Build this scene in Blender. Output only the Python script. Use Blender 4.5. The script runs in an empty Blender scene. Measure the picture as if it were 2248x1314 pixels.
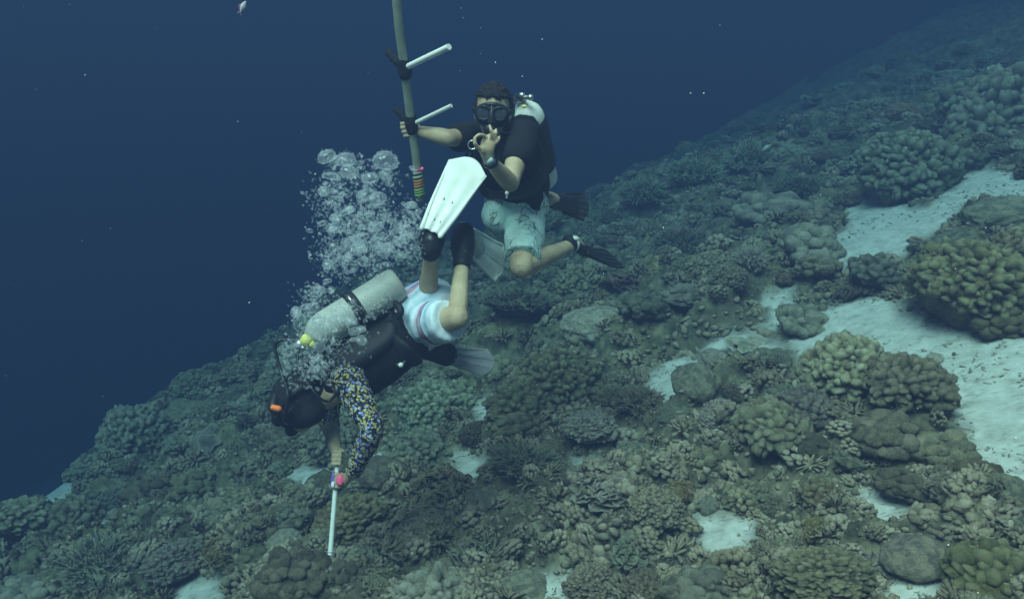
import bpy, bmesh, math, random
import numpy as np
from mathutils import Vector, Matrix, Euler

D = bpy.data
scene = bpy.context.scene
COL = scene.collection
rnd = random.Random(7)

# ------------------------------------------------------------------ camera
PITCH = math.radians(20.0)
CAM = np.array([0.0, 0.0, 3.0])
FPX = 1947.0                      # focal length in pixels of the 2248 px wide photograph
cam_d = D.cameras.new('camera'); cam = D.objects.new('camera', cam_d); COL.objects.link(cam)
cam.location = CAM.tolist(); cam.rotation_euler = (math.radians(90) - PITCH, 0, 0)
cam_d.sensor_width = 36; cam_d.lens = 36 * FPX / 2248; cam_d.clip_end = 500; cam_d.clip_start = 0.05
scene.camera = cam
cp, sp = math.cos(PITCH), math.sin(PITCH)

def ray(px, py):
    u = (px - 1124) / FPX; v = -(py - 657) / FPX
    return np.array([u, cp + v * sp, -sp + v * cp])
def P(px, py, d):                 # measured photo position + distance -> world point
    return CAM + d * ray(px, py)

# ------------------------------------------------------------------ light
SUN_EL, SUN_AZ = math.radians(68), math.radians(-35)
w = D.worlds.new("World"); scene.world = w; w.use_nodes = True
nt = w.node_tree; nt.nodes.clear()
sky = nt.nodes.new('ShaderNodeTexSky'); sky.sky_type = 'NISHITA'; sky.sun_disc = False
sky.sun_elevation = SUN_EL; sky.sun_rotation = SUN_AZ
tint = nt.nodes.new('ShaderNodeMix'); tint.data_type = 'RGBA'; tint.blend_type = 'MULTIPLY'
tint.inputs[0].default_value = 1.0; tint.inputs[7].default_value = (0.98, 0.90, 0.64, 1)
bg = nt.nodes.new('ShaderNodeBackground'); bg.inputs[1].default_value = 0.10
out = nt.nodes.new('ShaderNodeOutputWorld')
nt.links.new(sky.outputs[0], tint.inputs[6]); nt.links.new(tint.outputs[2], bg.inputs[0]); nt.links.new(bg.outputs[0], out.inputs[0])
sun_d = D.lights.new('sun', 'SUN'); sun_d.energy = 4.6; sun_d.angle = math.radians(38); sun_d.color = (0.95, 1.0, 0.79)
sun = D.objects.new('sun', sun_d); COL.objects.link(sun)
sun.rotation_euler = (math.radians(22), math.radians(-14), 0)   # from above, a little left and from the camera's side
scene.view_settings.view_transform = 'Standard'; scene.view_settings.look = 'None'
scene.view_settings.exposure = 1.20; scene.view_settings.gamma = 1.0; scene.view_settings.use_curve_mapping = False
cy = scene.cycles
cy.volume_bounces = 2; cy.max_bounces = 8; cy.diffuse_bounces = 2; cy.glossy_bounces = 2; cy.transmission_bounces = 4
cy.transparent_max_bounces = 24; cy.use_denoising = True; cy.volume_max_steps = 64
cy.sample_clamp_indirect = 4.0

# ------------------------------------------------------------------ numeric noise
def _h(ix, iy, iz, s):
    n = (ix * 374761393 + iy * 668265263 + iz * 2147483647 + s * 1274126177) & 0xffffffff
    n = ((n ^ (n >> 13)) * 1274126177) & 0xffffffff
    n = ((n ^ (n >> 16)) * 2246822519) & 0xffffffff
    return ((n ^ (n >> 15)) & 0xffffff) / float(0xffffff)
def vnoise(p, f=1.0, seed=0):
    q = np.asarray(p, float) * f + 1000.0
    i = np.floor(q).astype(np.int64); t = q - i; t = t * t * (3 - 2 * t)
    r = 0.0
    for dx in (0, 1):
        wx = t[:, 0] if dx else 1 - t[:, 0]
        for dy in (0, 1):
            wy = t[:, 1] if dy else 1 - t[:, 1]
            for dz in (0, 1):
                wz = t[:, 2] if dz else 1 - t[:, 2]
                r = r + wx * wy * wz * _h(i[:, 0] + dx, i[:, 1] + dy, i[:, 2] + dz, seed)
    return r * 2 - 1
def fbm(p, f, seed=0, o=4, g=0.5):
    a, r = 1.0, 0.0
    for k in range(o):
        r = r + a * vnoise(p, f, seed + k * 17); f *= 2.03; a *= g
    return r
def worley(p, f, seed=0):
    q = np.asarray(p, float) * f + 1000.0
    i = np.floor(q).astype(np.int64)
    f1 = np.full(len(q), 9.0); f2 = np.full(len(q), 9.0)
    for dx in (-1, 0, 1):
        for dy in (-1, 0, 1):
            for dz in (-1, 0, 1):
                c = i + (dx, dy, dz)
                o = np.stack([_h(c[:, 0], c[:, 1], c[:, 2], seed + k) for k in (1, 2, 3)], 1)
                d = np.linalg.norm(c + o - q, axis=1)
                f2 = np.minimum(f2, np.maximum(f1, d)); f1 = np.minimum(f1, d)
    return f1, f2
def worley2(p, f, seed=0):
    q = np.asarray(p, float)[:, :2] * f + 1000.0
    i = np.floor(q).astype(np.int64)
    f1 = np.full(len(q), 9.0); idn = np.zeros(len(q))
    for dx in (-1, 0, 1):
        for dy in (-1, 0, 1):
            c = i + (dx, dy)
            o = np.stack([_h(c[:, 0], c[:, 1], 0 * c[:, 0], seed + k) for k in (1, 2)], 1)
            d = np.linalg.norm(c + o - q, axis=1)
            m = d < f1
            idn = np.where(m, _h(c[:, 0], c[:, 1], 0 * c[:, 0], seed + 9), idn); f1 = np.minimum(f1, d)
    return f1, idn
def sstep(a, b, x):
    t = np.clip((x - a) / (b - a), 0, 1); return t * t * (3 - 2 * t)

# ------------------------------------------------------------------ mesh helpers
_ico = {}
def ico(s):
    if s not in _ico:
        bm = bmesh.new(); bmesh.ops.create_icosphere(bm, subdivisions=s, radius=1.0)
        V = np.array([v.co[:] for v in bm.verts]); F = np.array([[v.index for v in f.verts] for f in bm.faces]); bm.free()
        _ico[s] = (V, F)
    return _ico[s]
class MB:                          # gathers geometry of ONE mesh
    def __init__(s): s.V = []; s.F3 = []; s.F4 = []; s.A = []; s.n = 0
    def add(s, V, F, a=0.0):
        V = np.asarray(V, float); F = np.asarray(F)
        (s.F3 if F.shape[1] == 3 else s.F4).append(F + s.n)
        s.V.append(V); s.A.append(np.broadcast_to(np.asarray(a, float), (len(V),))); s.n += len(V)
    def mesh(s, name, mat=None, smooth=True):
        V = np.concatenate(s.V); me = D.meshes.new(name)
        fs = [f for f in (s.F3, s.F4) if f]
        loops = np.concatenate([np.concatenate(f).ravel() for f in fs])
        tot = np.concatenate([np.full(len(np.concatenate(f)), np.concatenate(f).shape[1]) for f in fs])
        me.vertices.add(len(V)); me.vertices.foreach_set('co', V.ravel())
        me.loops.add(len(loops)); me.loops.foreach_set('vertex_index', loops.astype(np.int32))
        me.polygons.add(len(tot)); st = np.concatenate([[0], np.cumsum(tot)[:-1]]).astype(np.int32)
        me.polygons.foreach_set('loop_start', st)
        me.polygons.foreach_set('use_smooth', np.full(len(tot), smooth))
        me.update(calc_edges=True); me.validate()
        at = me.attributes.new('tip', 'FLOAT', 'POINT'); at.data.foreach_set('value', np.concatenate(s.A).astype(np.float32))
        if mat: me.materials.append(mat)
        return me
def link(name, me, parent=None, mw=None):
    o = D.objects.new(name, me); COL.objects.link(o)
    if parent is not None:
        o.parent = parent; o.matrix_parent_inverse = Matrix.Translation(-Vector(parent.location))
    return o
def tag(o, label=None, cat=None, group=None, kind=None):
    if label: o['label'] = label
    if cat: o['category'] = cat
    if group: o['group'] = group
    if kind: o['kind'] = kind
    return o
def empty(name, loc, label, cat, group=None):
    o = D.objects.new(name, None); COL.objects.link(o); o.location = Vector([float(c) for c in loc]); o.empty_display_size = 0.05
    return tag(o, label, cat, group)

def nrm(v): v = np.asarray(v, float); return v / (np.linalg.norm(v) + 1e-12)
def frame(d, ref=None):
    d = nrm(d)
    if ref is None: ref = (0, 0, 1) if abs(d[2]) < 0.9 else (1, 0, 0)
    a = nrm(np.asarray(ref, float) - d * np.dot(ref, d)); b = np.cross(d, a)
    return a, b, d                 # a lies along ref
def spline(pts, n):
    pts = np.asarray(pts, float)
    if len(pts) == 2: t = np.linspace(0, 1, n)[:, None]; return pts[0] * (1 - t) + pts[1] * t
    q = np.vstack([2 * pts[0] - pts[1], pts, 2 * pts[-1] - pts[-2]]); o = []
    m = len(pts) - 1
    for k in np.linspace(0, m, n):
        i = min(int(k), m - 1); t = k - i; a, b, c, d = q[i:i + 4]
        o.append(0.5 * (2 * b + (c - a) * t + (2 * a - 5 * b + 4 * c - d) * t * t + (3 * b - a - 3 * c + d) * t ** 3))
    return np.array(o)
def tube(mb, pts, rad, seg=12, n=None, ref=None, flat=1.0, cap='round', a=0.0):
    """sweep: pts control points, rad radii (scalar/list); section rad along ref and rad*flat across it"""
    pts = np.asarray(pts, float); rad = np.atleast_1d(np.asarray(rad, float))
    if len(rad) == 1: rad = np.repeat(rad, len(pts))
    flat = np.atleast_1d(np.asarray(flat, float));
    if len(flat) == 1: flat = np.repeat(flat, len(pts))
    n = n or max(2, (len(pts) - 1) * 6 + 1)
    if n == 2 or len(pts) == 2 and n is None: C = pts
    C = spline(pts, n); k = np.linspace(0, len(pts) - 1, n)
    R = spline(np.c_[rad, rad, rad], n)[:, 0] if len(pts) > 2 else np.interp(k, range(len(rad)), rad)
    FL = np.interp(k, range(len(flat)), flat)
    T = np.gradient(C, axis=0)
    ph = np.linspace(0, 2 * math.pi, seg, endpoint=False)
    rings = []; aa = None
    if cap == 'round':
        hs = [0.35, 0.75, 0.96]
        pre = [(C[0] - nrm(T[0]) * R[0] * math.sqrt(1 - h * h), R[0] * h, T[0], FL[0]) for h in hs]
        post = [(C[-1] + nrm(T[-1]) * R[-1] * math.sqrt(1 - h * h), R[-1] * h, T[-1], FL[-1]) for h in reversed(hs)]
    else: pre = post = []
    L = pre + [(C[i], R[i], T[i], FL[i]) for i in range(n)] + post
    for c, r, t, fl in L:
        if ref is not None: u, v, _ = frame(t, ref)
        elif aa is None: u, v, _ = frame(t)
        else: u, v, _ = frame(t, aa)
        aa = u
        rings.append(c + np.outer(np.cos(ph), u) * r + np.outer(np.sin(ph), v) * r * fl)
    V = np.concatenate(rings); m = len(L)
    i = np.arange(m - 1)[:, None] * seg; j = np.arange(seg)[None]; j2 = (j + 1) % seg
    F = np.stack([i + j, i + j2, i + seg + j2, i + seg + j], -1).reshape(-1, 4)
    base = mb.n
    mb.add(V, F, a)
    # caps
    c0 = V[:seg].mean(0); c1 = V[-seg:].mean(0)
    mb.add(np.vstack([c0, V[:seg]]), [[0, (q + 1) % seg + 1, q + 1] for q in range(seg)], a)
    mb.add(np.vstack([c1, V[-seg:]]), [[0, q + 1, (q + 1) % seg + 1] for q in range(seg)], a)
def ell(mb, c, r, axes=None, sub=3, a=0.0, noise=0.0, nf=3.0, seed=0, pw=None):
    V, F = ico(sub)
    if pw: V = np.sign(V) * np.abs(V) ** pw
    if noise: V = V * (1 + noise * fbm(V, nf, seed, 3)[:, None])
    V = V * np.asarray(r, float)
    if axes is not None: V = V @ np.asarray(axes, float)
    mb.add(V + np.asarray(c, float), F, a)
def box(mb, c, h, axes=None, a=0.0):
    V = np.array([[x, y, z] for x in (-1, 1) for y in (-1, 1) for z in (-1, 1)], float) * np.asarray(h, float)
    if axes is not None: V = V @ np.asarray(axes, float)
    mb.add(V + np.asarray(c, float), [[0, 1, 3, 2], [4, 6, 7, 5], [0, 4, 5, 1], [2, 3, 7, 6], [0, 2, 6, 4], [1, 5, 7, 3]], a)
def fuse(mb, name, mat, voxel=0.008, smooth=6, fac=0.5, bevel=None):
    """union of everything in mb as one continuous surface"""
    me = mb.mesh(name + '_raw'); o = D.objects.new(name + '_raw', me); COL.objects.link(o)
    m = o.modifiers.new('r', 'REMESH'); m.mode = 'VOXEL'; m.voxel_size = voxel; m.use_smooth_shade = True
    if smooth: s = o.modifiers.new('s', 'SMOOTH'); s.factor = fac; s.iterations = smooth
    bpy.context.view_layer.update(); dg = bpy.context.evaluated_depsgraph_get()
    r = D.meshes.new_from_object(o.evaluated_get(dg)); r.name = name
    D.objects.remove(o); D.meshes.remove(me)
    r.materials.clear()
    if mat: r.materials.append(mat)
    r.polygons.foreach_set('use_smooth', np.ones(len(r.polygons), bool)); r.update()
    return r
def getco(me): a = np.empty(len(me.vertices) * 3); me.vertices.foreach_get('co', a); return a.reshape(-1, 3)
def setco(me, V): me.vertices.foreach_set('co', np.ascontiguousarray(V).ravel()); me.update()
def getno(me): a = np.empty(len(me.vertices) * 3); me.vertices.foreach_get('normal', a); return a.reshape(-1, 3)

# ------------------------------------------------------------------ materials
class NT:
    def __init__(s, name):
        s.m = D.materials.new(name); s.m.use_nodes = True; s.t = s.m.node_tree; s.N = s.t.nodes
        s.b = s.N['Principled BSDF']
    def node(s, ty, **k):
        n = s.N.new(ty)
        for a, v in k.items(): setattr(n, a, v)
        return n
    def lk(s, a, b): s.t.links.new(a, b)
    def coord(s): 
        return s.node('ShaderNodeTexCoord').outputs['Object']
    def noise(s, scale, detail=4, vec=None, rough=0.55, dist=0.0):
        n = s.node('ShaderNodeTexNoise'); n.inputs['Scale'].default_value = scale; n.inputs['Detail'].default_value = detail
        n.inputs['Roughness'].default_value = rough; n.inputs['Distortion'].default_value = dist
        s.lk(vec or s.coord(), n.inputs['Vector']); return n.outputs['Fac']
    def ramp(s, fac, stops, interp='LINEAR'):
        r = s.node('ShaderNodeValToRGB'); e = r.color_ramp.elements; r.color_ramp.interpolation = interp
        while len(e) < len(stops): e.new(0.5)
        for q, (p_, c) in zip(e, stops): q.position = p_; q.color = (*c, 1) if len(c) == 3 else c
        s.lk(fac, r.inputs[0]); return r.outputs[0]
    def mix(s, fac, a, b, blend='MIX'):
        m = s.node('ShaderNodeMix', data_type='RGBA', blend_type=blend)
        for i, v in ((0, fac), (6, a), (7, b)):
            if hasattr(v, 'is_linked') or hasattr(v, 'links'): s.lk(v, m.inputs[i])
            else: m.inputs[i].default_value = (*v, 1) if isinstance(v, tuple) and len(v) == 3 else v
        return m.outputs[2]
    def bump(s, h, strength=0.5, dist=0.01):
        b = s.node('ShaderNodeBump'); b.inputs['Strength'].default_value = strength; b.inputs['Distance'].default_value = dist
        s.lk(h, b.inputs['Height']); s.lk(b.outputs[0], s.b.inputs['Normal'])
    def attr(s, name): return s.node('ShaderNodeAttribute', attribute_name=name).outputs['Fac']
    def set(s, **k):
        for a, v in k.items(): s.b.inputs[a.replace('_', ' ')].default_value = v
        return s
def simple(name, col, rough=0.6, nscale=30, var=0.25, bump=0.2, bdist=0.003, metal=0.0, spec=0.3, sub=0.0):
    n = NT(name); f = n.noise(nscale, 5)
    c1 = tuple(c * (1 - var) for c in col); c2 = tuple(min(1, c * (1 + var)) for c in col)
    n.lk(n.ramp(f, [(0.3, c1), (0.7, c2)]), n.b.inputs['Base Color'])
    n.b.inputs['Roughness'].default_value = rough; n.b.inputs['Metallic'].default_value = metal
    n.b.inputs['Specular IOR Level'].default_value = spec
    if sub: n.b.inputs['Subsurface Weight'].default_value = sub; n.b.inputs['Subsurface Scale'].default_value = 0.02
    if bump: n.bump(n.noise(nscale * 2.5, 5), bump, bdist)
    return n.m
# ------------------------------------------------------------------ seabed
def edge_poly():
    pts = [(-60, 1165, 7.8), (0, 1140, 8.1), (170, 1040, 8.9), (330, 925, 9.9), (560, 820, 11.2), (850, 690, 13.2), (1100, 575, 15), (1350, 460, 17), (1600, 350, 19.5), (1900, 220, 24)]
    q = [P(*p)[:2] for p in pts]
    q = [q[0] + (q[0] - q[2]) * 6] + q + [q[-1] + (q[-1] - q[-3]) * 6]
    return np.array(q)
EDGE = edge_poly()
def edge_dist(xy):                 # signed distance beyond the reef edge (positive: over deep water)
    best = np.full(len(xy), 1e9); sg = np.zeros(len(xy))
    for a, b in zip(EDGE[:-1], EDGE[1:]):
        d = b - a; t = np.clip(((xy - a) @ d) / (d @ d), 0, 1)
        v = xy - (a + t[:, None] * d); r = np.linalg.norm(v, axis=1)
        s = np.sign(d[0] * v[:, 1] - d[1] * v[:, 0])
        m = r < best; best = np.where(m, r, best); sg = np.where(m, s, sg)
    return best * sg
def base_z(xy):
    xy = np.atleast_2d(np.asarray(xy, float)); e = edge_dist(xy)
    z = 0.5885 + 0.3172 * xy[:, 0] - 0.085 * xy[:, 1]
    z = np.where(z > 2.2, 2.2 + (z - 2.2) * 0.4, z)
    z = z + 0.28 * sstep(8, 13, np.linalg.norm(xy, axis=1)) * vnoise(np.c_[xy, xy[:, 0] * 0], 0.45, 90)
    k = 2.2 - 1.45 * sstep(-2.5, 1.5, xy[:, 0])      # a sharp brink at the left, a long rounded shoulder further right
    d = np.log1p(np.exp(np.clip(e * k, -30, 30))) / k
    return z - 5.5 * (1 - np.exp(-d * 0.16)) - 0.0 * xy[:, 0]
_TT = np.concatenate([np.arange(2.0, 20, 0.05), np.arange(20, 45, 0.5)])
def hit(px, py):                   # where the sight line of a photo position meets the reef slope
    r = ray(px, py); p = CAM + _TT[:, None] * r
    k = np.nonzero(p[:, 2] < base_z(p[:, :2]) + 0.05)[0]; k = k[0] if len(k) else len(_TT) - 1
    return p[k], _TT[k]

SAND = [[(1790, 735), (1830, 685), (1900, 675), (2000, 720), (2080, 748), (2160, 775), (2260, 765), (2700, 700), (2700, 1300), (2300, 1080), (2190, 1030), (2165, 960), (2110, 880), (2040, 820), (1960, 795), (1900, 765), (1840, 755)],
        [(1845, 580), (1848, 535), (1880, 500), (1895, 440), (1960, 465), (2040, 468), (2100, 420), (2140, 380), (2248, 395), (2500, 400), (2500, 470), (2248, 452), (2120, 440), (2060, 490), (2020, 530), (1960, 560), (1900, 585)],
        [(1425, 800), (1475, 790), (1530, 795), (1500, 840), (1475, 880), (1430, 890)],
        [(1578, 888), (1645, 898), (1612, 935), (1580, 920)],
        [(1535, 1150), (1645, 1140), (1625, 1190), (1585, 1225), (1545, 1205)],
        [(1058, 885), (1118, 865), (1105, 925), (1060, 940)],
        [(1005, 1000), (1045, 1008), (1032, 1065), (1002, 1062)],
        [(1258, 1000), (1305, 995), (1295, 1070), (1262, 1075)],
        [(385, 1290), (430, 1268), (485, 1290), (490, 1340), (375, 1345)],
        [(55, 1085), (120, 1052), (180, 1050), (150, 1100), (90, 1110)],
        [(170, 1150), (232, 1125), (215, 1205), (180, 1210)],
        [(1570, 750), (1640, 735), (1700, 760), (1650, 785), (1590, 780)],
        [(1920, 1105), (1965, 1100), (1975, 1140), (1935, 1150)],
        [(1185, 1290), (1250, 1275), (1320, 1330), (1170, 1340)],
        [(1960, 1290), (2060, 1275), (2100, 1330), (1950, 1340)],
        [(800, 1000), (850, 985), (850, 1020), (810, 1035)],
        [(1700, 660), (1720, 650), (1740, 700), (1700, 710)],
        [(840, 1160), (900, 1140), (920, 1180), (860, 1190)],
        [(640, 1040), (720, 1020), (720, 1060), (650, 1075)]]
def poly_sd(xy, poly):
    inside = np.zeros(len(xy), bool); best = np.full(len(xy), 1e9)
    x, y = xy[:, 0], xy[:, 1]
    for a, b in zip(poly, np.roll(poly, -1, 0)):
        d = b - a; t = np.clip(((xy - a) @ d) / (d @ d + 1e-12), 0, 1)
        best = np.minimum(best, np.linalg.norm(xy - (a + t[:, None] * d), axis=1))
        c = (a[1] > y) != (b[1] > y)
        with np.errstate(divide='ignore', invalid='ignore'):
            inside ^= c & (x < (b[0] - a[0]) * (y - a[1]) / (b[1] - a[1] + 1e-12) + a[0])
    return np.where(inside, best, -best)
SANDW = [np.array([hit(*q)[0][:2] for q in pl]) for pl in SAND]
def sand_mask(xy): return sand_masks(xy)[0]
def sand_masks(xy):                # where the sand lies, and how far the relief round it is worn down
    xy = np.atleast_2d(xy); p3 = np.c_[xy, np.zeros(len(xy))]
    m = np.full(len(xy), -9.0)
    for k, pl in enumerate(SANDW): m = np.maximum(m, poly_sd(xy, pl) + (0.13 if k < 2 else 0.03))
    m = m + 0.07 * fbm(p3, 3.2, 5, 5) + 0.018 * fbm(p3, 17, 6, 3)
    return sstep(-0.07, 0.09, m), sstep(-0.34, 0.04, m)
def ground_z(xy, sm=None, detail=True):
    xy = np.atleast_2d(np.asarray(xy, float)); p3 = np.c_[xy, np.zeros(len(xy))]
    sm, lowr = sand_masks(xy) if sm is None else sm
    z = base_z(xy) + 0.05 * vnoise(p3, 0.6, 3)
    q3 = p3 + 0.09 * np.c_[vnoise(p3, 3.1, 14), vnoise(p3, 3.1, 15), p3[:, 0] * 0]
    f1, idn = worley2(q3, 1.75, 12); dome = np.sqrt(np.clip(1 - (f1 / 0.80) ** 2, 0, 1))
    reef = -0.05 + (0.10 + 0.20 * idn) * dome + 0.06 * fbm(p3, 1.3, 11, 2)
    f1, idn = worley2(q3, 4.3, 22); reef = reef + (0.03 + 0.07 * idn) * np.sqrt(np.clip(1 - (f1 / 0.78) ** 2, 0, 1))
    if detail:
        wv = p3 + 0.02 * np.c_[vnoise(p3, 14, 4), vnoise(p3, 14, 6), np.zeros(len(p3))]
        f1, _ = worley2(wv, 13.0, 31); reef = reef + 0.035 * np.sqrt(np.clip(1 - (f1 / 0.75) ** 2, 0, 1))
        f1, _ = worley2(wv, 31.0, 35); reef = reef + 0.013 * (0.6 - f1)
        reef = reef + 0.016 * fbm(p3, 22, 41, 3)
    sand = 0.05 + 0.012 * fbm(p3, 3.5, 51, 3) + (0.004 * fbm(p3, 25, 61, 2) if detail else 0)
    reef = reef * (1 - 0.72 * lowr)
    return z + reef * (1 - sm) + sand * sm

def seabed_material():
    n = NT('seabed'); co = n.coord(); sm = n.attr('sand')
    r1 = n.ramp(n.noise(9, 8, co, 0.65), [(0.30, (0.035, 0.036, 0.026)), (0.45, (0.105, 0.097, 0.062)), (0.58, (0.20, 0.18, 0.115)), (0.74, (0.35, 0.33, 0.24))])
    r2 = n.ramp(n.noise(1.4, 3, co), [(0.35, (0.75, 0.72, 0.70)), (0.55, (1, 1, 0.95)), (0.7, (1.15, 1.05, 0.8))])
    reef = n.mix(1.0, r1, r2, 'MULTIPLY')
    mar = n.ramp(n.noise(2.2, 4, co), [(0.66, (0, 0, 0)), (0.74, (1, 1, 1))])
    reef = n.mix(mar, reef, (0.15, 0.065, 0.06))
    s1 = n.ramp(n.noise(11, 8, co, 0.7), [(0.30, (0.30, 0.29, 0.25)), (0.44, (0.48, 0.47, 0.415)), (0.6, (0.60, 0.59, 0.53))])
    mp = n.node('ShaderNodeMapping'); mp.inputs['Scale'].default_value = (6, 22, 6); mp.inputs['Rotation'].default_value = (0, 0, 0.5); n.lk(co, mp.inputs[0])
    spots = n.ramp(n.noise(2.2, 7, mp.outputs[0], 0.7), [(0.34, (0.25, 0.25, 0.21)), (0.44, (1, 1, 1))])
    where = n.ramp(n.noise(0.9, 3, co), [(0.42, (0, 0, 0)), (0.6, (1, 1, 1))])
    s2 = n.mix(1.0, s1, spots, 'MULTIPLY'); sand = n.mix(where, s1, s2)
    n.lk(n.mix(sm, reef, sand), n.b.inputs['Base Color']); n.set(Roughness=0.95, Specular_IOR_Level=0.1)
    n.bump(n.noise(60, 8, co, 0.7), 0.6, 0.012)
    return n.m
def build_seabed():
    # fine rows where the reef is seen, coarse elsewhere; one sheet out past where the water hides it
    th = np.concatenate([np.linspace(-math.pi, -0.72, 60, endpoint=False), np.linspace(-0.72, 0.72, 860, endpoint=False), np.linspace(0.72, math.pi, 60)])
    r = np.concatenate([[0.0001], np.linspace(0.3, 2.4, 10, endpoint=False), 2.4 * (60 / 2.4) ** (np.linspace(0, 1, 900) ** 1.35)])
    R, T = np.meshgrid(r, th[:-1], indexing='ij'); xy = np.c_[(R * np.sin(T)).ravel(), (R * np.cos(T)).ravel()]
    sm, lowr = sand_masks(xy); z = ground_z(xy, (sm, lowr))
    n = len(th) - 1; m = len(r)
    i = np.arange(m - 1)[:, None] * n; j = np.arange(n)[None]; j2 = (j + 1) % n
    F = np.stack([i + j, i + n + j, i + n + j2, i + j2], -1).reshape(-1, 4)
    V = np.c_[xy, z]
    # push sideways so the relief overhangs a little
    mb = MB(); mb.add(V, F[:, ::-1], 0)
    me = mb.mesh('seabed', seabed_material())
    at = me.attributes.new('sand', 'FLOAT', 'POINT'); at.data.foreach_set('value', sm.astype(np.float32))
    return tag(link('seabed', me), kind='structure')
build_seabed()

# ------------------------------------------------------------------ the water's haze
def build_haze():
    mb = MB(); lo = np.array([-66, -64, -26.0]); hi = np.array([66, 66, 4.6])
    box(mb, (lo + hi) / 2, (hi - lo) / 2)
    n = NT('haze'); n.N.remove(n.b)
    v = n.node('ShaderNodeVolumePrincipled')
    v.inputs['Color'].default_value = (0.0228, 0.0328, 0.0690, 1); v.inputs['Density'].default_value = 0.27
    v.inputs['Absorption Color'].default_value = (0.060, 0.245, 0.345, 1); v.inputs['Anisotropy'].default_value = 0.0
    n.lk(v.outputs[0], n.N['Material Output'].inputs['Volume'])
    return tag(link('haze', mb.mesh('haze', n.m, smooth=False)), kind='stuff')
build_haze()
# ------------------------------------------------------------------ corals
def coral_material(name, cols, tipc, nscale=18, bumps=55, bstr=1.0, bdist=0.012, spots=None):
    wm = (1.10, 1.02, .94); cols = [tuple(q * m_ for q, m_ in zip(c, wm)) for c in cols]; tipc = tuple(q * m_ for q, m_ in zip(tipc, wm))
    n = NT(name); co = n.coord()
    oi = n.node('ShaderNodeObjectInfo').outputs['Random']
    base = n.ramp(n.noise(nscale, 7, co, 0.65), [(0.3, cols[0]), (0.5, cols[1]), (0.72, cols[2])])
    patch = n.ramp(n.noise(3.0, 3, co), [(0.40, (0.60, 0.60, 0.60)), (0.6, (1.22, 1.18, 1.05))])
    base = n.mix(1.0, base, patch, 'MULTIPLY')
    t = n.attr('tip'); c = n.mix(t, base, tipc)
    hs = n.node('ShaderNodeHueSaturation'); mr = n.node('ShaderNodeMapRange')
    mr.inputs[3].default_value = 0.72; mr.inputs[4].default_value = 1.30; n.lk(oi, mr.inputs[0]); n.lk(mr.outputs[0], hs.inputs['Value'])
    mr2 = n.node('ShaderNodeMapRange'); mr2.inputs[3].default_value = 0.475; mr2.inputs[4].default_value = 0.53
    m7 = n.node('ShaderNodeMath', operation='FRACT'); m8 = n.node('ShaderNodeMath', operation='MULTIPLY'); m8.inputs[1].default_value = 7.3
    n.lk(oi, m8.inputs[0]); n.lk(m8.outputs[0], m7.inputs[0]); n.lk(m7.outputs[0], mr2.inputs[0]); n.lk(mr2.outputs[0], hs.inputs['Hue'])
    n.lk(c, hs.inputs['Color']); n.lk(hs.outputs[0], n.b.inputs['Base Color'])
    n.set(Roughness=0.9, Specular_IOR_Level=0.15)
    v = n.node('ShaderNodeTexVoronoi'); v.inputs['Scale'].default_value = bumps * 2.2; n.lk(co, v.inputs['Vector'])
    ad = n.node('ShaderNodeMath', operation='ADD'); n.lk(n.noise(bumps, 6, co, 0.7), ad.inputs[0])
    ml = n.node('ShaderNodeMath', operation='MULTIPLY'); ml.inputs[1].default_value = 0.35; n.lk(v.outputs[0], ml.inputs[0]); n.lk(ml.outputs[0], ad.inputs[1])
    n.bump(ad.outputs[0], bstr, bdist)
    return n.m
CM = {
 'tan':   coral_material('coral_tan', [(0.09, 0.085, 0.06), (0.24, 0.22, 0.15), (0.38, 0.35, 0.25)], (0.52, 0.49, 0.36)),
 'brown': coral_material('coral_brown', [(0.06, 0.055, 0.042), (0.165, 0.148, 0.105), (0.28, 0.255, 0.18)], (0.40, 0.36, 0.24)),
 'olive': coral_material('coral_olive', [(0.075, 0.068, 0.038), (0.195, 0.17, 0.09), (0.31, 0.275, 0.15)], (0.50, 0.46, 0.28)),
 'grey':  coral_material('coral_grey', [(0.14, 0.14, 0.115), (0.27, 0.265, 0.215), (0.40, 0.39, 0.32)], (0.52, 0.51, 0.43)),
 'pale':  coral_material('coral_pale', [(0.22, 0.22, 0.18), (0.42, 0.41, 0.34), (0.58, 0.57, 0.48)], (0.66, 0.65, 0.56)),
 'green': coral_material('coral_green', [(0.075, 0.08, 0.06), (0.18, 0.19, 0.14), (0.30, 0.315, 0.235)], (0.44, 0.46, 0.36)),
 'maroon': coral_material('coral_maroon', [(0.09, 0.05, 0.04), (0.20, 0.115, 0.09), (0.30, 0.19, 0.15)], (0.40, 0.29, 0.23)),
 'mustard': coral_material('coral_mustard', [(0.12, 0.10, 0.035), (0.25, 0.21, 0.08), (0.35, 0.31, 0.13)], (0.48, 0.44, 0.24)),
}
def fib(n):
    i = np.arange(n) + 0.5; ph = np.arccos(1 - 2 * i / n); t = math.pi * (1 + 5 ** 0.5) * i
    return np.c_[np.cos(t) * np.sin(ph), np.sin(t) * np.sin(ph), np.cos(ph)]
def hs_(seed): return np.random.RandomState(seed)
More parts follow.
